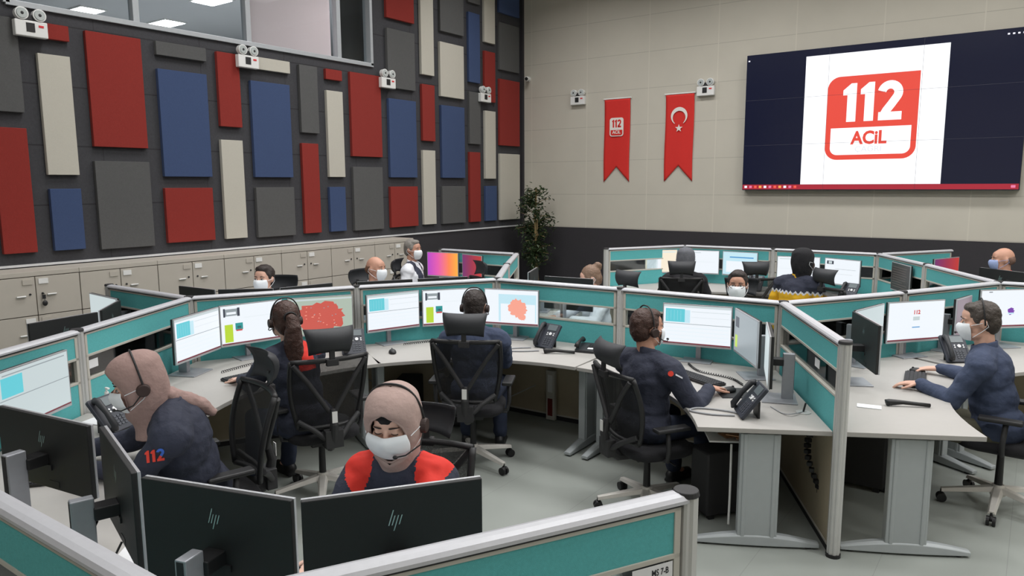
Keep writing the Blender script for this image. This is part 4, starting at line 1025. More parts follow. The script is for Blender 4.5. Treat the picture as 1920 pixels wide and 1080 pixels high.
        for z, rx, ry, yc, t0 in secs:
            ring = []
            for j in range(n2+1):
                a = R(t0)+(2*PI-2*R(t0))*j/n2
                wv = 1+(.020*math.sin(a*7+z*42)+.010*math.sin(a*13-z*70))*(1 if z < .02 else (.6 if z < .09 else .2))+.03*noise.noise(Vector((math.cos(a)*1.6, math.sin(a)*1.6, z*26)))
                if t0 > 0:
                    q = min(abs(a), 2*PI-a)-R(t0); wv *= 1-.12*max(0, 1-q/R(26))**2
                ring.append((rx*wv*math.sin(a), yc+ry*wv*math.cos(a), z))
            rg.append(ring)
        m = MB(); m.loft(rg, cap=False, closed=False, T=Mh); m.build('headscarf', hijab, t, smooth=True, solid=.005, sub=1, merge=True)
        # rolled edge round the face and underscarf
        e = MB(); pe = []
        for (z, rx, ry, yc, t0), s in [(q, 1) for q in secs[4:14]]+[(q, -1) for q in reversed(secs[4:14])]:
            pe.append((s*rx*.885*math.sin(R(t0)), yc+ry*.885*math.cos(R(t0)), z))
        e.tube(pe, .005, 8, T=Mh); e.build('scarf_hem', hijab, t, smooth=True)
        u = MB(); u.ell((0, -.002, .052), (.072, .0965, .048), 18, 10, T=Mh); u.build('underscarf', M_blackc, t, smooth=True)
        if extra_hair == 'knot':
            k = MB(); k.tube([(.07, -.03, -.06), (.10, -.045, -.05), (.112, -.05, -.09), (.10, -.05, -.15), (.085, -.05, -.19)], .025, 10, T=Mh, rs=[.03, .028, .024, .022, .014]); k.tube([(.06, 0, -.11), (.09, -.02, -.085), (.10, -.04, -.1)], .02, 8, T=Mh)
            voxel(k, .007, 'scarf_knot', hijab, t, 2, wig)
        if extra_hair == 'tail':
            k = MB(); k.tube([(0, -.09, -.09), (0, -.12, -.12), (.012, -.165, -.16), (.024, -.215, -.21), (.03, -.255, -.27)], .03, 10, T=Mh, rs=[.035, .038, .04, .034, .02])
            k.tube([(.02, -.07, -.10), (.045, -.12, -.15), (.06, -.18, -.21), (.06, -.22, -.27)], .02, 8, T=Mh, rs=[.03, .03, .026, .014]); k.ell((0, -.10, -.10), (.05, .04, .04), T=Mh)
            voxel(k, .008, 'scarf_tail', hijab, t, 2, wig)
    # mask
    if mask:
        mm = M_maskblue if mask == 'blue' else M_mask
        rows = [(.0, .070, .103, 58), (-.014, .073, .118, 62), (-.03, .074, .122, 66), (-.05, .074, .120, 66), (-.07, .071, .113, 64), (-.09, .066, .100, 60), (-.108, .056, .084, 52)]
        vs = []; n3 = 18
        if hijab: rows = [(z, rx*1.42, ry+.003, am*.80) for z, rx, ry, am in rows]
        for q, (z, rx, ry, am) in enumerate(rows):
            for j in range(n3+1):
                a = R(-am+2*am*j/n3); nose = .010*math.exp(-(a/.22)**2) if z > -.04 else .004*math.exp(-(a/.4)**2)
                pl = .0022*(q % 2)
                vs.append((rx*1.02*math.sin(a), (ry-.004)*math.cos(a)**.8+nose+pl, z))
        m = MB(); m.add(vs, [(q*(n3+1)+j, q*(n3+1)+j+1, (q+1)*(n3+1)+j+1, (q+1)*(n3+1)+j) for q in range(len(rows)-1) for j in range(n3)], T=Mh)
        m.build('face_mask', mm, t, smooth=True, solid=.003, sub=1)
        lp = MB(); rx = .110 if hijab else .083
        for s in (-1, 1):
            lp.tube([(s*(.086 if hijab else .066), (.068 if hijab else .055), -.012), (s*rx*.99, .012, .0), (s*rx, -.022, .008), (s*rx, -.03, -.02), (s*rx*.96, .006, -.05), (s*(.078 if hijab else .060), (.066 if hijab else .050), -.085)], .0018, 6, T=Mh)
        lp.build('ear_loop', mm, t)
    if glasses:
        g = MB()
        for s in (-1, 1):
            g.tube([(s*.032+.023*math.cos(a), .103, .002+.017*math.sin(a)) for a in [2*PI*i/20 for i in range(21)]], .0022, 6, T=Mh); g.tube([(s*.055, .102, .005), (s*.078, .06, .008), (s*.082, -.01, .004)], .002, 6, T=Mh)
        g.tube([(-.009, .103, .006), (0, .106, .009), (.009, .103, .006)], .002, 6, T=Mh); g.build('glasses', mat('glasses_brown', (70, 40, 24), .3), t)
    if headset:
        r = .113 if hijab else .092; zt = .146 if hijab else .136
        g = MB(); g.tube([(r*math.copysign(abs(math.sin(a))**.82, math.sin(a)), -.012, -.01+(zt+.014)*math.cos(a)**.9 if math.cos(a) > 0 else -.01) for a in [R(-92+184*i/24) for i in range(25)]], .0045, 6, T=Mh); g.build('headset_band', M_black, t, smooth=True)
        for s in ((-1, 1) if headset == 2 else (headset,)):
            MB().cyl((s*(r-.012), -.006, -.012), (s*(r+.012), -.006, -.012), .030, .026, 18, T=Mh).build('ear_pad', mat('pad_brown', (52, 36, 32), .6), t, bevel=.004)
            g = MB(); g.tube([(s*r, .0, -.02), (s*r*.98, .05, -.06), (s*.07, .10, -.075), (s*.045, .122, -.07)], .003, 6, T=Mh); g.ell((s*.04, .125, -.069), (.010, .007, .007), T=Mh); g.build('microphone', M_black, t)
    return t, body_cl, Sc, Mh, O
def decal(t, target, body, size, origin, d, right, mats, bold=0, extra=None):
    """lettering laid onto the garment surface"""
    bvh = BVHTree.FromPolygons([v.co for v in target.data.vertices], [tuple(p.vertices) for p in target.data.polygons])
    o = Vector(origin)-t.location; d = Vector(d).normalized(); r = Vector(right); r = (r-d*r.dot(d)).normalized(); u = r.cross(d)*1.0
    if u.z < 0: u = -u
    m = MB()
    for shp, mi in body:
        vs, fs = shp; out = []
        for v in vs:
            p = o-d*.3+r*v[0]+u*v[1]; hit = bvh.ray_cast(p, d)
            out.append(tuple(hit[0]-d*.005 if hit[0] is not None else p+d*.3))
        m.add(out, fs, mi)
    return m.build('emblem', mats, t)


# front facing headscarf woman
P2, cl, Sc, Mh, O = person('woman in pale rose headscarf, white mask and navy jacket with red shoulders, facing the camera', (-2.16, 2.22), (-2.07, 2.06, 1.20), (.38, -.85), (.40, -.90), (-1.82, 1.68, .79, .3, -.8, -.1), (-2.08, 1.66, .79, .4, -.8, -.1),
    cloth=[M_navy, M_red], hijab=M_hijab2, skin=M_skinf, mask='white', headset=-1, fem=True, eyes='down', extra_hair='knot', pitch=-14,
    matfn=lambda c, nn, S_, bf, bl: 1 if (abs((c-S_).dot(bl)) > .095+max(0, -(c-S_).z)*.45 and (c-S_).z > -.085+max(0, abs((c-S_).dot(bl))-.14)*1.1 and abs((c-S_).dot(bl)) < .24) else 0)
_c = chair(-2.19, 2.22, face(.40, -.90), 'black office chair behind the front facing woman with red shoulders'); _c.scale = (1, 1, .91)
# profile headscarf woman
P1, cl, Sc, Mh, O = person('woman in dusty rose headscarf leaning left over her desk, 112 on her navy sleeve', (-3.50, 2.03), (-3.50, 1.76, 1.205), (-.38, -.92), (-.52, -.85), (-3.62, 1.58, .80, -.5, -.8, -.1), (-3.92, 1.66, .80, -.5, -.8, -.1),
    cloth=M_navy, hijab=M_hijab, skin=M_skinf, mask='white', headset=-1, fem=True, eyes=True, extra_hair='tail', pitch=-14, sh=(-3.42, 1.87, 1.01), bulk=1.12)
_s, _e = ARMS[-2]; _q = _s+(_e-_s)*.50
d112 = MB(); digits112(d112, 0, 0, .056, 0, 0, 1.0)
b112 = MB(); digits112(b112, 0, 0, .056, 0, 0, 1.0)
sh_ = lambda m_, keep: ([(v[0], v[2]) for v in m_.v], [f for f in m_.f if keep([m_.v[i_] for i_ in f])])
mx = lambda q: sum(v[0] for v in q)/len(q); mz = lambda q: sum(v[2] for v in q)/len(q)
decal(P1, cl, [(sh_(d112, lambda q: mx(q) < .012 or mz(q) < -.004), 0), (sh_(b112, lambda q: mx(q) >= .012 and mz(q) >= -.004), 1)], .06, tuple(_q), (_q.x, _q.y, _q.z-2.15), (.45, .89, 0), [mat('emblem_red', (226, 66, 50), .7), mat('emblem_blue', (60, 110, 210), .7)])
chair(-3.56, 2.16, face(-.26, -.96), 'black office chair pushed back behind the profile headscarf woman')
# ponytail woman
P3, cl, Sc, Mh, O = person('woman with a long brown ponytail and headset, navy jacket with red on the shoulder', (-3.98, 3.12), (-4.13, 3.10, 1.245), (-.94, .36), (-.97, .10), (-4.52, 3.00, .79, -1, .1, -.1), (-4.46, 3.28, .79, -1, 0, -.1),
    cloth=[M_navy, M_red, mat('blue_trim', (60, 110, 200), .8)], skin=M_skinf, hair=M_hairbr, hairstyle='pony', mask='white', headset=2, fem=True,
    matfn=lambda c, nn, S_, bf, bl: 1 if ((c-S_).dot(bl) < -.14 and (c-S_).z > -.03 and (c-S_).dot(bl) > -.2 and (c-S_).dot(bf) < .05) or (-.09 < (c-S_).dot(bl) < .04 and (c-S_).dot(bf) < -.03 and (c-S_).z > -.10) else (2 if (c-S_).z > -.02 and -.235 < (c-S_).dot(bl) <= -.2 else 0))
chair(-3.95, 3.22, face(-.90, .40), 'black mesh office chair with white tag, behind the ponytail woman')
# centre man
person('man seen from behind at the centre desk, short dark hair, navy shirt', (-3.46, 4.33), (-3.53, 4.42, 1.21), (-.45, .90), (-.48, .88), (-3.92, 4.60, .79, -.3, .9, -.1), (-3.62, 4.80, .79, -.6, .8, -.1), cloth=M_navy2, hair=M_hair, mask='white', headset=2, lod=0, knees=-.12)
chair(-3.44, 4.27, face(-.48, .88), 'black mesh office chair of the centre man, seen squarely from behind')
# headset man
P5, cl, Sc, Mh, O = person('man with headset and brown hair in a navy jacket, at the right hand desk', (-2.04, 4.34), (-2.06, 4.40, 1.205), (.50, .87), (.30, .95), (-2.05, 4.78, .79, .3, 1, -.1), (-1.70, 4.62, .80, .2, .9, -.1), cloth=M_navy, skin=M_skin2, hair=M_hairbr, mask='white', headset=1, sh=(-2.03, 4.37, .99))
ring = ([(.018*math.cos(2*PI*i/14)-.03, .018*math.sin(2*PI*i/14)) for i in range(14)], [tuple(range(14))])
bar_ = ([(.0, -.006), (.045, -.022), (.045, -.012), (0, .004)], [(0,1,2,3)])
decal(P5, cl, [(ring, 0), (bar_, 1)], .05, (-1.84, 4.376, .93), (-1.84, 4.376, -1.22), (.92, .39, -.1), [MATS['emblem_red'], M_whitec])
_c = chair(-2.00, 4.32, face(.55, .83), 'black mesh office chair of the headset man, turned to the right'); _c.scale = (1, 1, .94)
# navy shirt man on the right
person('man in navy shirt typing at the right edge, grey brown hair and white mask', (-.12, 5.62), (-.27, 5.66, 1.245), (-1, -.22), (-1, .08), (-.58, 5.58, .795, -1, 0, -.12), (-.52, 6.12, .795, -1, -.1, -.12), cloth=M_navy2, hair=mat('pepper_hair', (64, 56, 50), .55, 0, .4, 70, .6, 160), mask='white', headset=1, trousers=M_khaki, pitch=-6)
chair(-.09, 5.66, face(-1, .05), 'black office chair of the man in the navy shirt at the right')
# back cells
person('man with glasses, dark hair and white mask facing the camera', (-2.24, 6.70), (-2.20, 6.60, 1.235), (.25, -.95), (.45, -.88), cloth=M_blackc, hair=M_hair, skin=M_skin2, glasses=True, lod=1)
chair(-2.22, 6.82, face(.35, -.9), 'black office chair of the man with glasses')
random.seed(5)
P8, cl, Sc, Mh, O = person('person in yellow and navy jacket with a black headscarf, seen from behind', (-2.22, 8.44), (-2.12, 8.52, 1.285), (.45, .9), (.2, .98), cloth=[M_navy, M_yellow, M_whitec], hijab=M_blackc, lod=1, collar=M_yellow, trousers=M_navy,
    matfn=lambda c, nn, S_, bf, bl: 1 if (c-S_).z < -.125+.012*math.sin((c-S_).dot(bl)*120) else (2 if (c-S_).z < -.10+.012*math.sin((c-S_).dot(bl)*120) else 0))
chair(-1.68, 8.60, face(.55, .83), 'black office chair beside the yellow and navy jacket')
person('woman in a grey patterned headscarf seen from behind in the back row', (-3.60, 8.62), (-3.60, 8.78, 1.205), (-.42, .9), (-.4, .9), cloth=M_blackc, hijab=M_hijabg, lod=1)
chair(-3.55, 8.52, face(-.4, .9), 'black office chair under the grey headscarf woman')
person('woman with streaked hair in a bun bending over her desk', (-3.68, 6.72), (-3.80, 6.72, 1.175), (-.8, -.6), (-.5, -.86), (-3.75, 6.25, .80, -.6, -.7, -.1), (-4.0, 6.35, .80, -.6, -.7, -.1), cloth=M_whitec, hair=M_hairbl, hairstyle='bun', lod=1, fem=True, pitch=-20)
chair(-2.86, 8.92, face(-.6, .8), 'empty black office chair above the man with glasses, before the pale blue monitor')
chair(-3.47, 7.32, face(.2, .95), 'empty black office chair right of the woman with the hair bun')
person('bald man in a dark jacket with orange collar and blue mask', (-.24, 9.78), (-.30, 9.68, 1.31), (-.95, -.35), (-.9, -.4), cloth=M_blackc, mask='blue', lod=1, collar=M_red, hair=mat('shaved_hair', (110, 84, 72), .8), hairstyle='bald', skin=M_skin2)
person('masked person with short black hair facing the camera by the lockers', (-6.14, 4.48), (-6.10, 4.36, 1.255), (.40, -.90), (.5, -.86), cloth=M_blackc, hair=M_hair, lod=1, fem=True)
chair(-6.16, 4.48, face(.5, -.86), 'black office chair behind the masked person by the lockers')
person('balding man with white mask, in profile before the lockers', (-5.80, 5.48), (-5.74, 5.50, 1.265), (.97, .15), (1, 0), cloth=M_whitec, hair=mat('balding_hair', (104, 72, 54), .7, 0, .3, 60), hairstyle='bald', skin=M_skin2, lod=1)
chair(-5.77, 5.58, face(1, .05), 'black office chair of the balding man')
person('grey haired man in a navy vest over a white shirt, in profile', (-6.34, 6.74), (-6.46, 6.84, 1.335), (.95, .15), (.85, .4), cloth=[M_whitec, M_navy], hair=M_hairg, hairstyle='grey', lod=1, collar=M_whitec, skin=M_skin2,
    matfn=lambda c, nn, S_, bf, bl: 1 if abs((c-S_).dot(bl)) < .15 and not (abs((c-S_).dot(bl)) < .045+(c-S_).z*.3 and (c-S_).dot(bf) > .02) else 0)
chair(-6.2, 6.70, face(.85, .4), 'black office chair of the grey haired man')
chair(-5.6, 6.68, face(-.5, -.87), 'empty black office chair beside the dim purple red monitor')
chair(-.12, 9.95, face(-.9, -.4), 'black office chair of the bald man')

# ================================================================== DESK CLUTTER
def make_phone():
    t = thing('desk_phone', 'x', 'telephone', (0, 0, 0), 0, 'slate desk phones with a big display')
    T = Matrix.Translation((0, .02, .0)) @ Matrix.Rotation(R(52), 4, 'X')
    MB().prism(rrect(-.1, 0, .1, .235, .012, 4), 0, .022, T=T).build('body', M_phone, t, bevel=.003)
    MB().box((.025, .195, .024), (.10, .055, .004), T=T).build('display', mat('phone_display', (96, 106, 110), .3), t)
    k = MB()
    for i in range(3):
        for j in range(4): k.box((-.002+i*.025, .035+j*.018, .024), (.016, .011, .004), T=T)
    for j in range(6): k.box((.085, .03+j*.017, .024), (.010, .009, .004), T=T)
    k.build('keys', mat('phone_keys', (70, 74, 82), .5), t)
    k = MB(); k.cyl((.03, .135, .022), (.03, .135, .029), .014, n=20, T=T)
    for x, y in ((-.005, .142), (.065, .142), (-.005, .125), (.065, .125)): k.cyl((x, y, .022), (x, y, .026), .006, n=10, T=T)
    k.build('navigation_button', mat('button_silver', (226, 228, 230), .3), t)
    h = MB(); h.tube([(-.07, .015, .035), (-.07, .03, .055), (-.07, .115, .060), (-.07, .20, .055), (-.07, .215, .035)], .018, 10, T=T, rs=[.022, .020, .015, .020, .022]); h.build('handset', M_phone2, t, smooth=True)
    MB().box((0, .12, .05), (.12, .012, .11)).build('stand', M_black, t)
    return t
ph0 = make_phone(); ph0['label'] = 'slate desk phone with silver buttons right of the centre man'; ph0.location = (-3.42, 5.20, .745); ph0.rotation_euler = (0, 0, R(-8)+face(0, 1))
def phone(x, y, rz, lb): copy_tree(ph0, None, lb, (x, y, .745), rz)
phone(-4.56, 4.10, face(-.85, .6), 'slate desk phone beside the ridged post, right of the ponytail woman')
phone(-4.22, 2.02, face(-.85, -.35), 'slate desk phone right beside the mask of the profile headscarf woman')
phone(-1.42, 4.33, face(.75, .45), 'slate desk phone seen from its side at the end of the headset man desk')
phone(-.42, 6.62, face(-.6, .8), 'slate desk phone behind the hands of the navy shirt man')
phone(-1.85, 9.50, face(.3, .9), 'dark desk phone in the back row right of the yellow and navy jacket')
phone(-3.0, 9.62, face(0, 1), 'dark desk phone in the back row right of the grey headscarf woman')
def flat_phone(x, y, rz, lb, base=True):
    t = thing('desk_phone', lb, 'telephone', (x, y, .745), rz)
    T = Matrix.Rotation(R(8), 4, 'X')
    MB().prism(rrect(-.09, -.10, .09, .10, .02, 4), .006, .038, T=T).build('body', M_phone2, t, bevel=.006)
    MB().box((.04, -.05, .04), (.05, .03, .003), T=T).build('card', M_paper, t)
    k = MB()
    for i in range(3):
        for j in range(4): k.box((.01+i*.024, -.02+j*.024, .041), (.015, .014, .004), T=T)
    k.build('keys', M_dark, t)
    h = MB(); h.tube([(-.07, -.085, .06), (-.07, -.07, .075), (-.07, 0, .082), (-.07, .08, .075), (-.07, .09, .06)], .016, 10, T=T, rs=[.022, .02, .014, .02, .022]); h.build('handset', M_black, t, smooth=True)
flat_phone(-3.05, 5.36, face(-.2, 1), 'flat black desk phone left of the ridged post near the headset man')
def handset(x, y, rz, lb):
    o = MB().tube([(-.12, 0, .018), (-.10, 0, .024), (-.02, 0, .026), (.06, 0, .02), (.14, 0, .014)], .014, 10, rs=[.022, .021, .013, .012, .012]).build('receiver', M_black, smooth=True)
    o.location = (x, y, .745); o.rotation_euler = (0, 0, rz); tag(o, lb, 'handset', 'black receivers lying on desks')
handset(-3.20, 5.12, R(30), 'black receiver lying on the desk before the flat phone')
handset(-.60, 5.12, R(25), 'black receiver lying on the desk right of the ridged end post')
M_key = mat('key_black', (44, 44, 48), .6)
def make_keyboard():
    t = thing('keyboard', 'x', 'keyboard', (0, 0, 0), 0, 'black keyboards')
    MB().prism(rrect(-.22, -.07, .22, .07, .01, 3), .004, .018).build('body', M_black, t, bevel=.002)
    k = MB()
    for j in range(5):
        for i in range(20):
            if j == 0 and 4 <= i <= 8: continue
            k.box((-.205+i*.0215, -.052+j*.025, .021), (.0165, .019, .007))
    k.box((-.205+6*.0215, -.052, .021), (.1, .019, .007)); k.build('keys', M_key, t)
    return t
kb0 = make_keyboard(); kb0['label'] = 'black keyboard under the left arm of the headset man'; kb0.location = (-1.93, 4.99, .745); kb0.rotation_euler = (0, 0, face(.45, .9))
def keyb(x, y, rz, lb): copy_tree(kb0, None, lb, (x, y, .745), rz)
keyb(-.64, 5.84, face(-1, -.1), 'black keyboard under the hands of the navy shirt man')
keyb(-4.68, 3.20, face(-1, .05), 'black keyboard in front of the ponytail woman')
keyb(-3.80, 4.90, face(-.5, .86), 'black keyboard in front of the centre man')
keyb(-3.92, 1.52, face(-.6, -.8), 'black keyboard in front of the profile headscarf woman')
keyb(-1.94, 1.60, face(.4, -.9), 'black keyboard in front of the front facing woman')
keyb(-3.85, 9.40, face(-.5, .86), 'black keyboard in front of the grey headscarf woman')
def make_mouse():
    t = thing('computer_mouse', 'x', 'mouse', (0, 0, 0), 0, 'black computer mice')
    m = MB(); m.ell((0, 0, .010), (.032, .055, .026), 16, 10); m.v = [(x, y, max(z, .003)) for x, y, z in m.v]; m.build('shell', M_black, t, smooth=True)
    MB().cyl((-.004, .03, .032), (.004, .03, .032), .008, n=12).build('wheel', M_dark, t)
    return t
ms0 = make_mouse(); ms0['label'] = 'black mouse on the pad right of the headset man'; ms0.location = (-1.63, 4.80, .749); ms0.rotation_euler = (0, 0, face(.5, .8))
copy_tree(ms0, None, 'black mouse under the far hand of the navy shirt man', (-.66, 6.12, .745), face(-1, 0))
copy_tree(ms0, None, 'black mouse left of the centre man chair', (-4.02, 4.52, .745), face(-.5, .8))
copy_tree(ms0, None, 'black mouse right of the ponytail woman phone', (-4.36, 4.34, .745), face(-.8, .6))
o = MB().box((0, 0, .002), (.24, .20, .004)).build('mouse_pad', M_black); o.location = (-1.60, 4.79, .745); o.rotation_euler = (0, 0, face(.75, .5)); tag(o, 'black mouse pad right of the headset man keyboard', 'mouse pad')
# cables
def cable(pts, r, m, lb, coil=0, name='cable'):
    P = [Vector(p) for p in pts]; out = []
    for i in range(len(P)-1):
        for k in range(10):
            s = k/10; p0, p1, p2, p3 = P[max(i-1, 0)], P[i], P[i+1], P[min(i+2, len(P)-1)]
            out.append(.5*((2*p1)+(-p0+p2)*s+(2*p0-5*p1+4*p2-p3)*s*s+(-p0+3*p1-3*p2+p3)*s**3))
    out.append(P[-1])
    if coil:
        o2 = []; L = 0
        for i in range(len(out)-1):
            d = out[i+1]-out[i]
            n_ = max(2, int(d.length/.003))
            x, y = MB().frame(d)
            for k in range(n_):
                L += d.length/n_; a = L/coil*2*PI; o2.append(out[i]+d*k/n_+(x*math.cos(a)+y*math.sin(a))*.007)
        out = o2
    o = MB().tube(out, r, 6).build(name, m, smooth=True); return tag(o, lb, 'cable')
M_cabg = mat('cable_grey', (150, 152, 156), .6)
cable([(-2.16, 5.38, .755), (-2.0, 5.2, .755), (-1.75, 5.14, .755), (-1.6, 5.0, .755)], .003, M_black, 'coiled black cord running past the stand of the headset man monitor', .02)
cable([(-4.95, 3.12, .755), (-4.98, 3.35, .755), (-4.98, 3.6, .755), (-4.93, 3.8, .755)], .003, M_black, 'coiled black cord below the screens of the ponytail woman', .02)
cable([(-4.50, 4.62, .755), (-4.42, 4.80, .755), (-4.28, 4.98, .755), (-4.12, 5.12, .755)], .003, M_black, 'coiled black cord below the screens of the centre man', .02)
cable([(-1.42, 4.30, .752), (-1.55, 4.24, .752), (-1.68, 4.24, .752), (-1.66, 4.32, .752), (-1.52, 4.36, .752), (-1.4, 4.36, .752)], .006, M_cabg, 'grey looped phone cord on the headset man desk')
cable([(-3.50, 5.16, .752), (-3.62, 5.04, .752), (-3.60, 4.94, .752), (-3.48, 5.0, .752), (-3.38, 5.1, .752)], .006, M_cabg, 'grey looped phone cord on the centre desk')
cable([(-1.30, 4.62, .75), (-1.20, 4.52, .75), (-1.14, 4.5, .76), (-1.10, 4.62, .75)], .0035, M_cabg, 'thin pale cable around the desk grommet')
cable([(-1.42, 5.02, .76), (-1.38, 4.86, .80), (-1.34, 4.74, .95)], .004, M_black, 'black cable hanging from the edge on monitor')
cable([(-4.95, 4.08, .72), (-4.6, 4.6, .3), (-4.1, 4.95, .12), (-3.6, 5.38, .35)], .005, M_cabg, 'cable drooping under the centre desk')
cable([(-3.36, 1.02, .98), (-3.30, .98, .85), (-3.34, 1.0, .75)], .004, M_black, 'black cable behind the leftmost foreground monitor back')
cable([(-2.58, 1.12, 1.0), (-2.56, 1.02, .86), (-2.62, 1.0, .752)], .004, M_black, 'black cable behind the oblique foreground monitor back')
cable([(-2.46, 1.14, .95), (-2.42, 1.0, .80), (-2.50, .95, .752)], .004, M_black, 'second black cable below the oblique foreground monitor back')
# articulated cable chain hanging under the headset man desk
m = MB()
random.seed(11)
for i in range(16):
    s = i/15; m.box((-1.02-.05*math.sin(s*5), 4.62+.03*math.sin(s*7), .70-s*.50), (.035, .03, .026), T=None, rz=s*3)
o = m.build('cable_chain', M_black, bevel=.003); tag(o, 'black cable chain hanging below the desk beside the beige divider panel', 'cable chain')
# grommet
t = thing('desk_grommet', 'grey cable grommet in the headset man desk top', 'grommet', (-1.10, 4.62, .745)); MB().cyl((0, 0, 0), (0, 0, .005), .045, n=24).build('ring', M_alu, t); MB().cyl((.0, 0, .005), (0.01, .01, .06), .006, n=8).build('cable_end', M_black, t)
# computer towers and bins
def tower(x, y, rz, lb, tray=False, h=.42):
    t = thing('computer_tower', lb, 'computer', (x, y, 0), rz, 'black computer towers under the desks')
    MB().box((0, 0, .03+h/2), (.20, .42, h)).build('case', M_dark, t, bevel=.012)
    m = MB()
    for s in (-1, 1):
        for q in (-1, 1): m.box((s*.07, q*.16, .015), (.03, .04, .03))
    m.build('feet', M_black, t); MB().box((0, -.213, .3), (.15, .006, .03)).build('drive_slot', M_black, t)
    return t
tower(-1.55, 4.58, face(.6, .8)+PI, 'black computer tower below the headset man desk, topped by a white tray')
t = thing('paper_tray', 'white tray with brown scraps hung under the headset man desk', 'tray', (-1.46, 4.36, .60), R(30)); MB().box((0, 0, 0), (.30, .24, .012)).build('tray_plate', M_white, t, bevel=.003)
m = MB(); random.seed(9)
for i in range(5): m.box((random.uniform(-.08, .08), random.uniform(-.06, .06), .012+i*.008), (.12, .09, .006), rz=random.uniform(0, 3))
m.build('paper_scraps', mat('kraft_paper', (176, 132, 98), .8, var=.2), t)
m = MB(); m.tube([(-.02, -.13, -.01), (-.02, -.14, -.3), (-.02, -.13, -.52)], .007, 8); m.build('hanger_rod', M_white, t)
tower(-4.45, 4.60, face(-.5, .86)+PI, 'black computer tower below the left part of the centre desk')
tower(-4.18, 5.02, face(-.5, .86)+PI, 'black computer tower farther below the centre desk, behind the chair')
tower(-.95, 5.55, face(-1, 0)+PI, 'black computer tower below the navy shirt man desk')
# power outlet column on divider
t = thing('power_outlet', 'vertical socket strip on the beige panel below the centre desk', 'socket', (-3.50, 5.505, 0), 0); MB().box((0, -.02, .25), (.09, .04, .46)).build('housing', M_alu2, t, bevel=.003)
m = MB(); m.box((0, -.042, .14), (.05, .004, .16)); m.build('red_sockets', mat('socket_red', (110, 30, 26), .5), t); MB().box((0, -.042, .36), (.05, .004, .16)).build('white_sockets', M_white, t)
# bottle of sanitizer
t = thing('sanitizer_bottle', 'small clear pump bottle left of the profile headscarf woman', 'bottle', (-4.70, 2.16, .745)); MB().cyl((0, 0, 0), (0, 0, .10), .028, .026, 18).build('bottle_body', mat('bottle_clear', (170, 214, 216), .15, alpha=.6), t, bevel=.004)
m = MB(); m.cyl((0, 0, .10), (0, 0, .125), .014, .012, 14); m.cyl((0, 0, .125), (0, 0, .145), .006, n=8); m.box((.012, 0, .148), (.04, .014, .01)); m.build('pump', M_white, t, bevel=.002)
def paper(x, y, rz, lb, w=.21, h=.297):
    o = MB().box((0, 0, .002), (w, h, .003)).build('paper_sheet', M_paper); o.location = (x, y, .746); o.rotation_euler = (0, 0, rz); tag(o, lb, 'paper', 'white sheets on the desks')
paper(-4.52, 2.14, R(20), 'white sheets below the monitor at the left edge, beside the phone', .26, .34)
paper(-2.72, 1.40, R(40), 'white sheet on the desk between the foreground monitor stands', .26, .36)
paper(-3.0, 1.62, R(70), 'white sheet in front of the profile headscarf woman')
paper(-.79, 4.98, R(10), 'small white card on the desk beside the ridged end post', .14, .08)
o = MB().box((0, 0, .035), (.16, .1, .07)).build('paper_box', mat('neon_yellow', (214, 226, 50), .6), bevel=.004); o.location = (-3.56, 1.08, .745); o.rotation_euler = (0, 0, .4); tag(o, 'neon yellow box at the left edge behind the monitor stand', 'box')

# ================================================================== PLANT
t = thing('potted_tree', 'tall bushy green potted tree in the corner', 'plant', (-7.55, 11.25, 0))
MB().cyl((0, 0, 0), (0, 0, .34), .17, .22, 24).build('pot', mat('pot_grey', (90, 86, 80), .7), t, bevel=.01)
random.seed(21)
m = MB(); m.tube([(0, 0, .3), (.03, .0, .9), (-.01, .02, 1.5), (.03, .0, 2.1)], .02, 8); m.tube([(.05, .04, .3), (.02, .03, 1.0), (.06, .0, 1.7)], .014, 8)
br = []
for i in range(60):
    z = random.uniform(.6, 2.1); a = random.uniform(0, 2*PI); L = random.uniform(.15, .36)*(1.0 if z > 1.3 else .8); p = Vector((0, 0, z)); q = p+Vector((math.cos(a)*L, math.sin(a)*L, random.uniform(-.02, .14)))
    br.append((p, q)); m.tube([p, (p+q)/2+Vector((0, 0, .03)), q], .005, 5)
m.build('stem', M_bark, t)
m = MB()
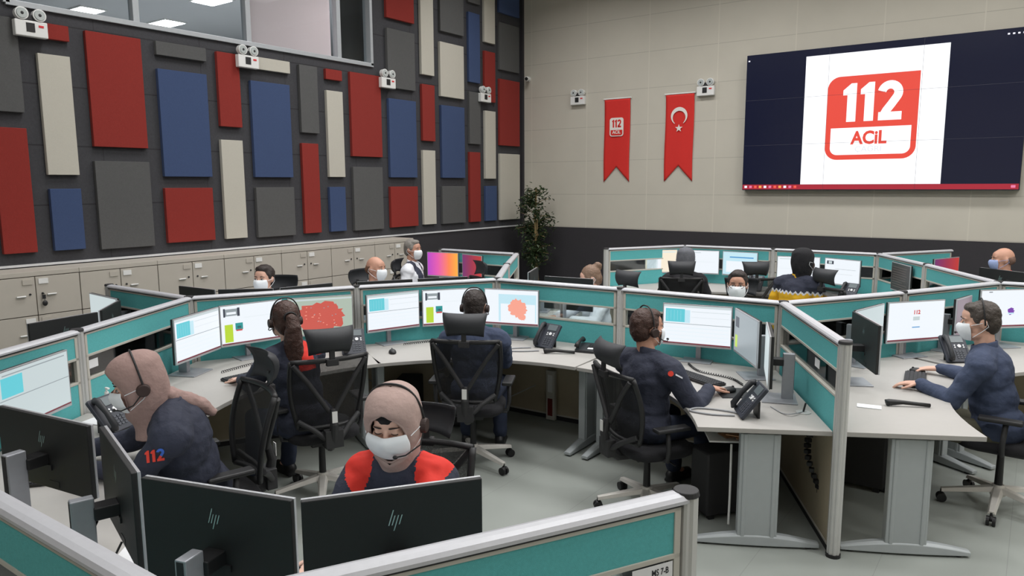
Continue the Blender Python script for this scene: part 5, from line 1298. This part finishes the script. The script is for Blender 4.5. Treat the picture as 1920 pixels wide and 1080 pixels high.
for p, q in br:
    for k in range(34):
        s = random.uniform(.25, 1.1); c = p+(q-p)*s+Vector((random.gauss(0, .035), random.gauss(0, .035), random.gauss(0, .05)))
        L = random.uniform(.045, .085); w_ = L*.32; T = Matrix.Translation(c) @ Matrix.Rotation(random.uniform(0, 2*PI), 4, 'Z') @ Matrix.Rotation(random.uniform(-1.3, .6), 4, 'Y')
        m.add([(0, 0, 0), (L*.5, w_, .008), (L, 0, -.012), (L*.5, -w_, .008)], [(0,1,2),(0,2,3)], 0, T)
o = m.build('foliage', M_green, t); o['kind'] = 'stuff'

# ================================================================== LIGHT + CAMERA
def area(x, y, z, sx, sy, P, rot=(0, 0, 0), col=(1, .99, .985), sp=180):
    l = bpy.data.lights.new('panel_and_fill', 'AREA'); l.shape = 'RECTANGLE'; l.size = sx; l.size_y = sy; l.energy = P; l.color = col; l.spread = R(sp)
    o = bpy.data.objects.new('panel_and_fill', l); C.objects.link(o); o.location = (x, y, z); o.rotation_euler = rot
for x in (-6.4, -3.8, -1.2, 1.6, 4.2):
    for y in (-1.6, 1.2, 4.0, 6.8, 9.6):
        area(x, y, H-.02, 1.2, .6, (64 if y > 2 else 22)*(.8 if x < -6 and y > 9 else 1), sp=155)
for x, y in area_upper: area(x, y, 5.165, .55, .37, 42)  # three visible lamps, plus the added fill hidden behind the blind
wd = bpy.data.worlds.new('w'); S.world = wd; wd.use_nodes = True; wd.node_tree.nodes['Background'].inputs[0].default_value = (.5, .52, .55, 1); wd.node_tree.nodes['Background'].inputs[1].default_value = .3
cam = bpy.data.cameras.new('camera'); co = bpy.data.objects.new('camera', cam); C.objects.link(co)
cam.sensor_width = 36; cam.lens = 1377/1920*36; cam.clip_start = .05; cam.clip_end = 100
co.matrix_world = Matrix(((0.81280524, -0.07756936, 0.57734793, 0), (0.58251903, 0.11568583, -0.80454233, 0), (-0.00438314, 0.99025238, 0.13921567, 2.15), (0, 0, 0, 1)))
S.camera = co
S.view_settings.view_transform = 'Standard'; S.view_settings.look = 'None'; S.view_settings.gamma = 1; S.view_settings.use_curve_mapping = False
S.view_settings.exposure = -0.22
S.cycles.use_denoising = True
S.cycles.max_bounces = 8; S.cycles.transparent_max_bounces = 16
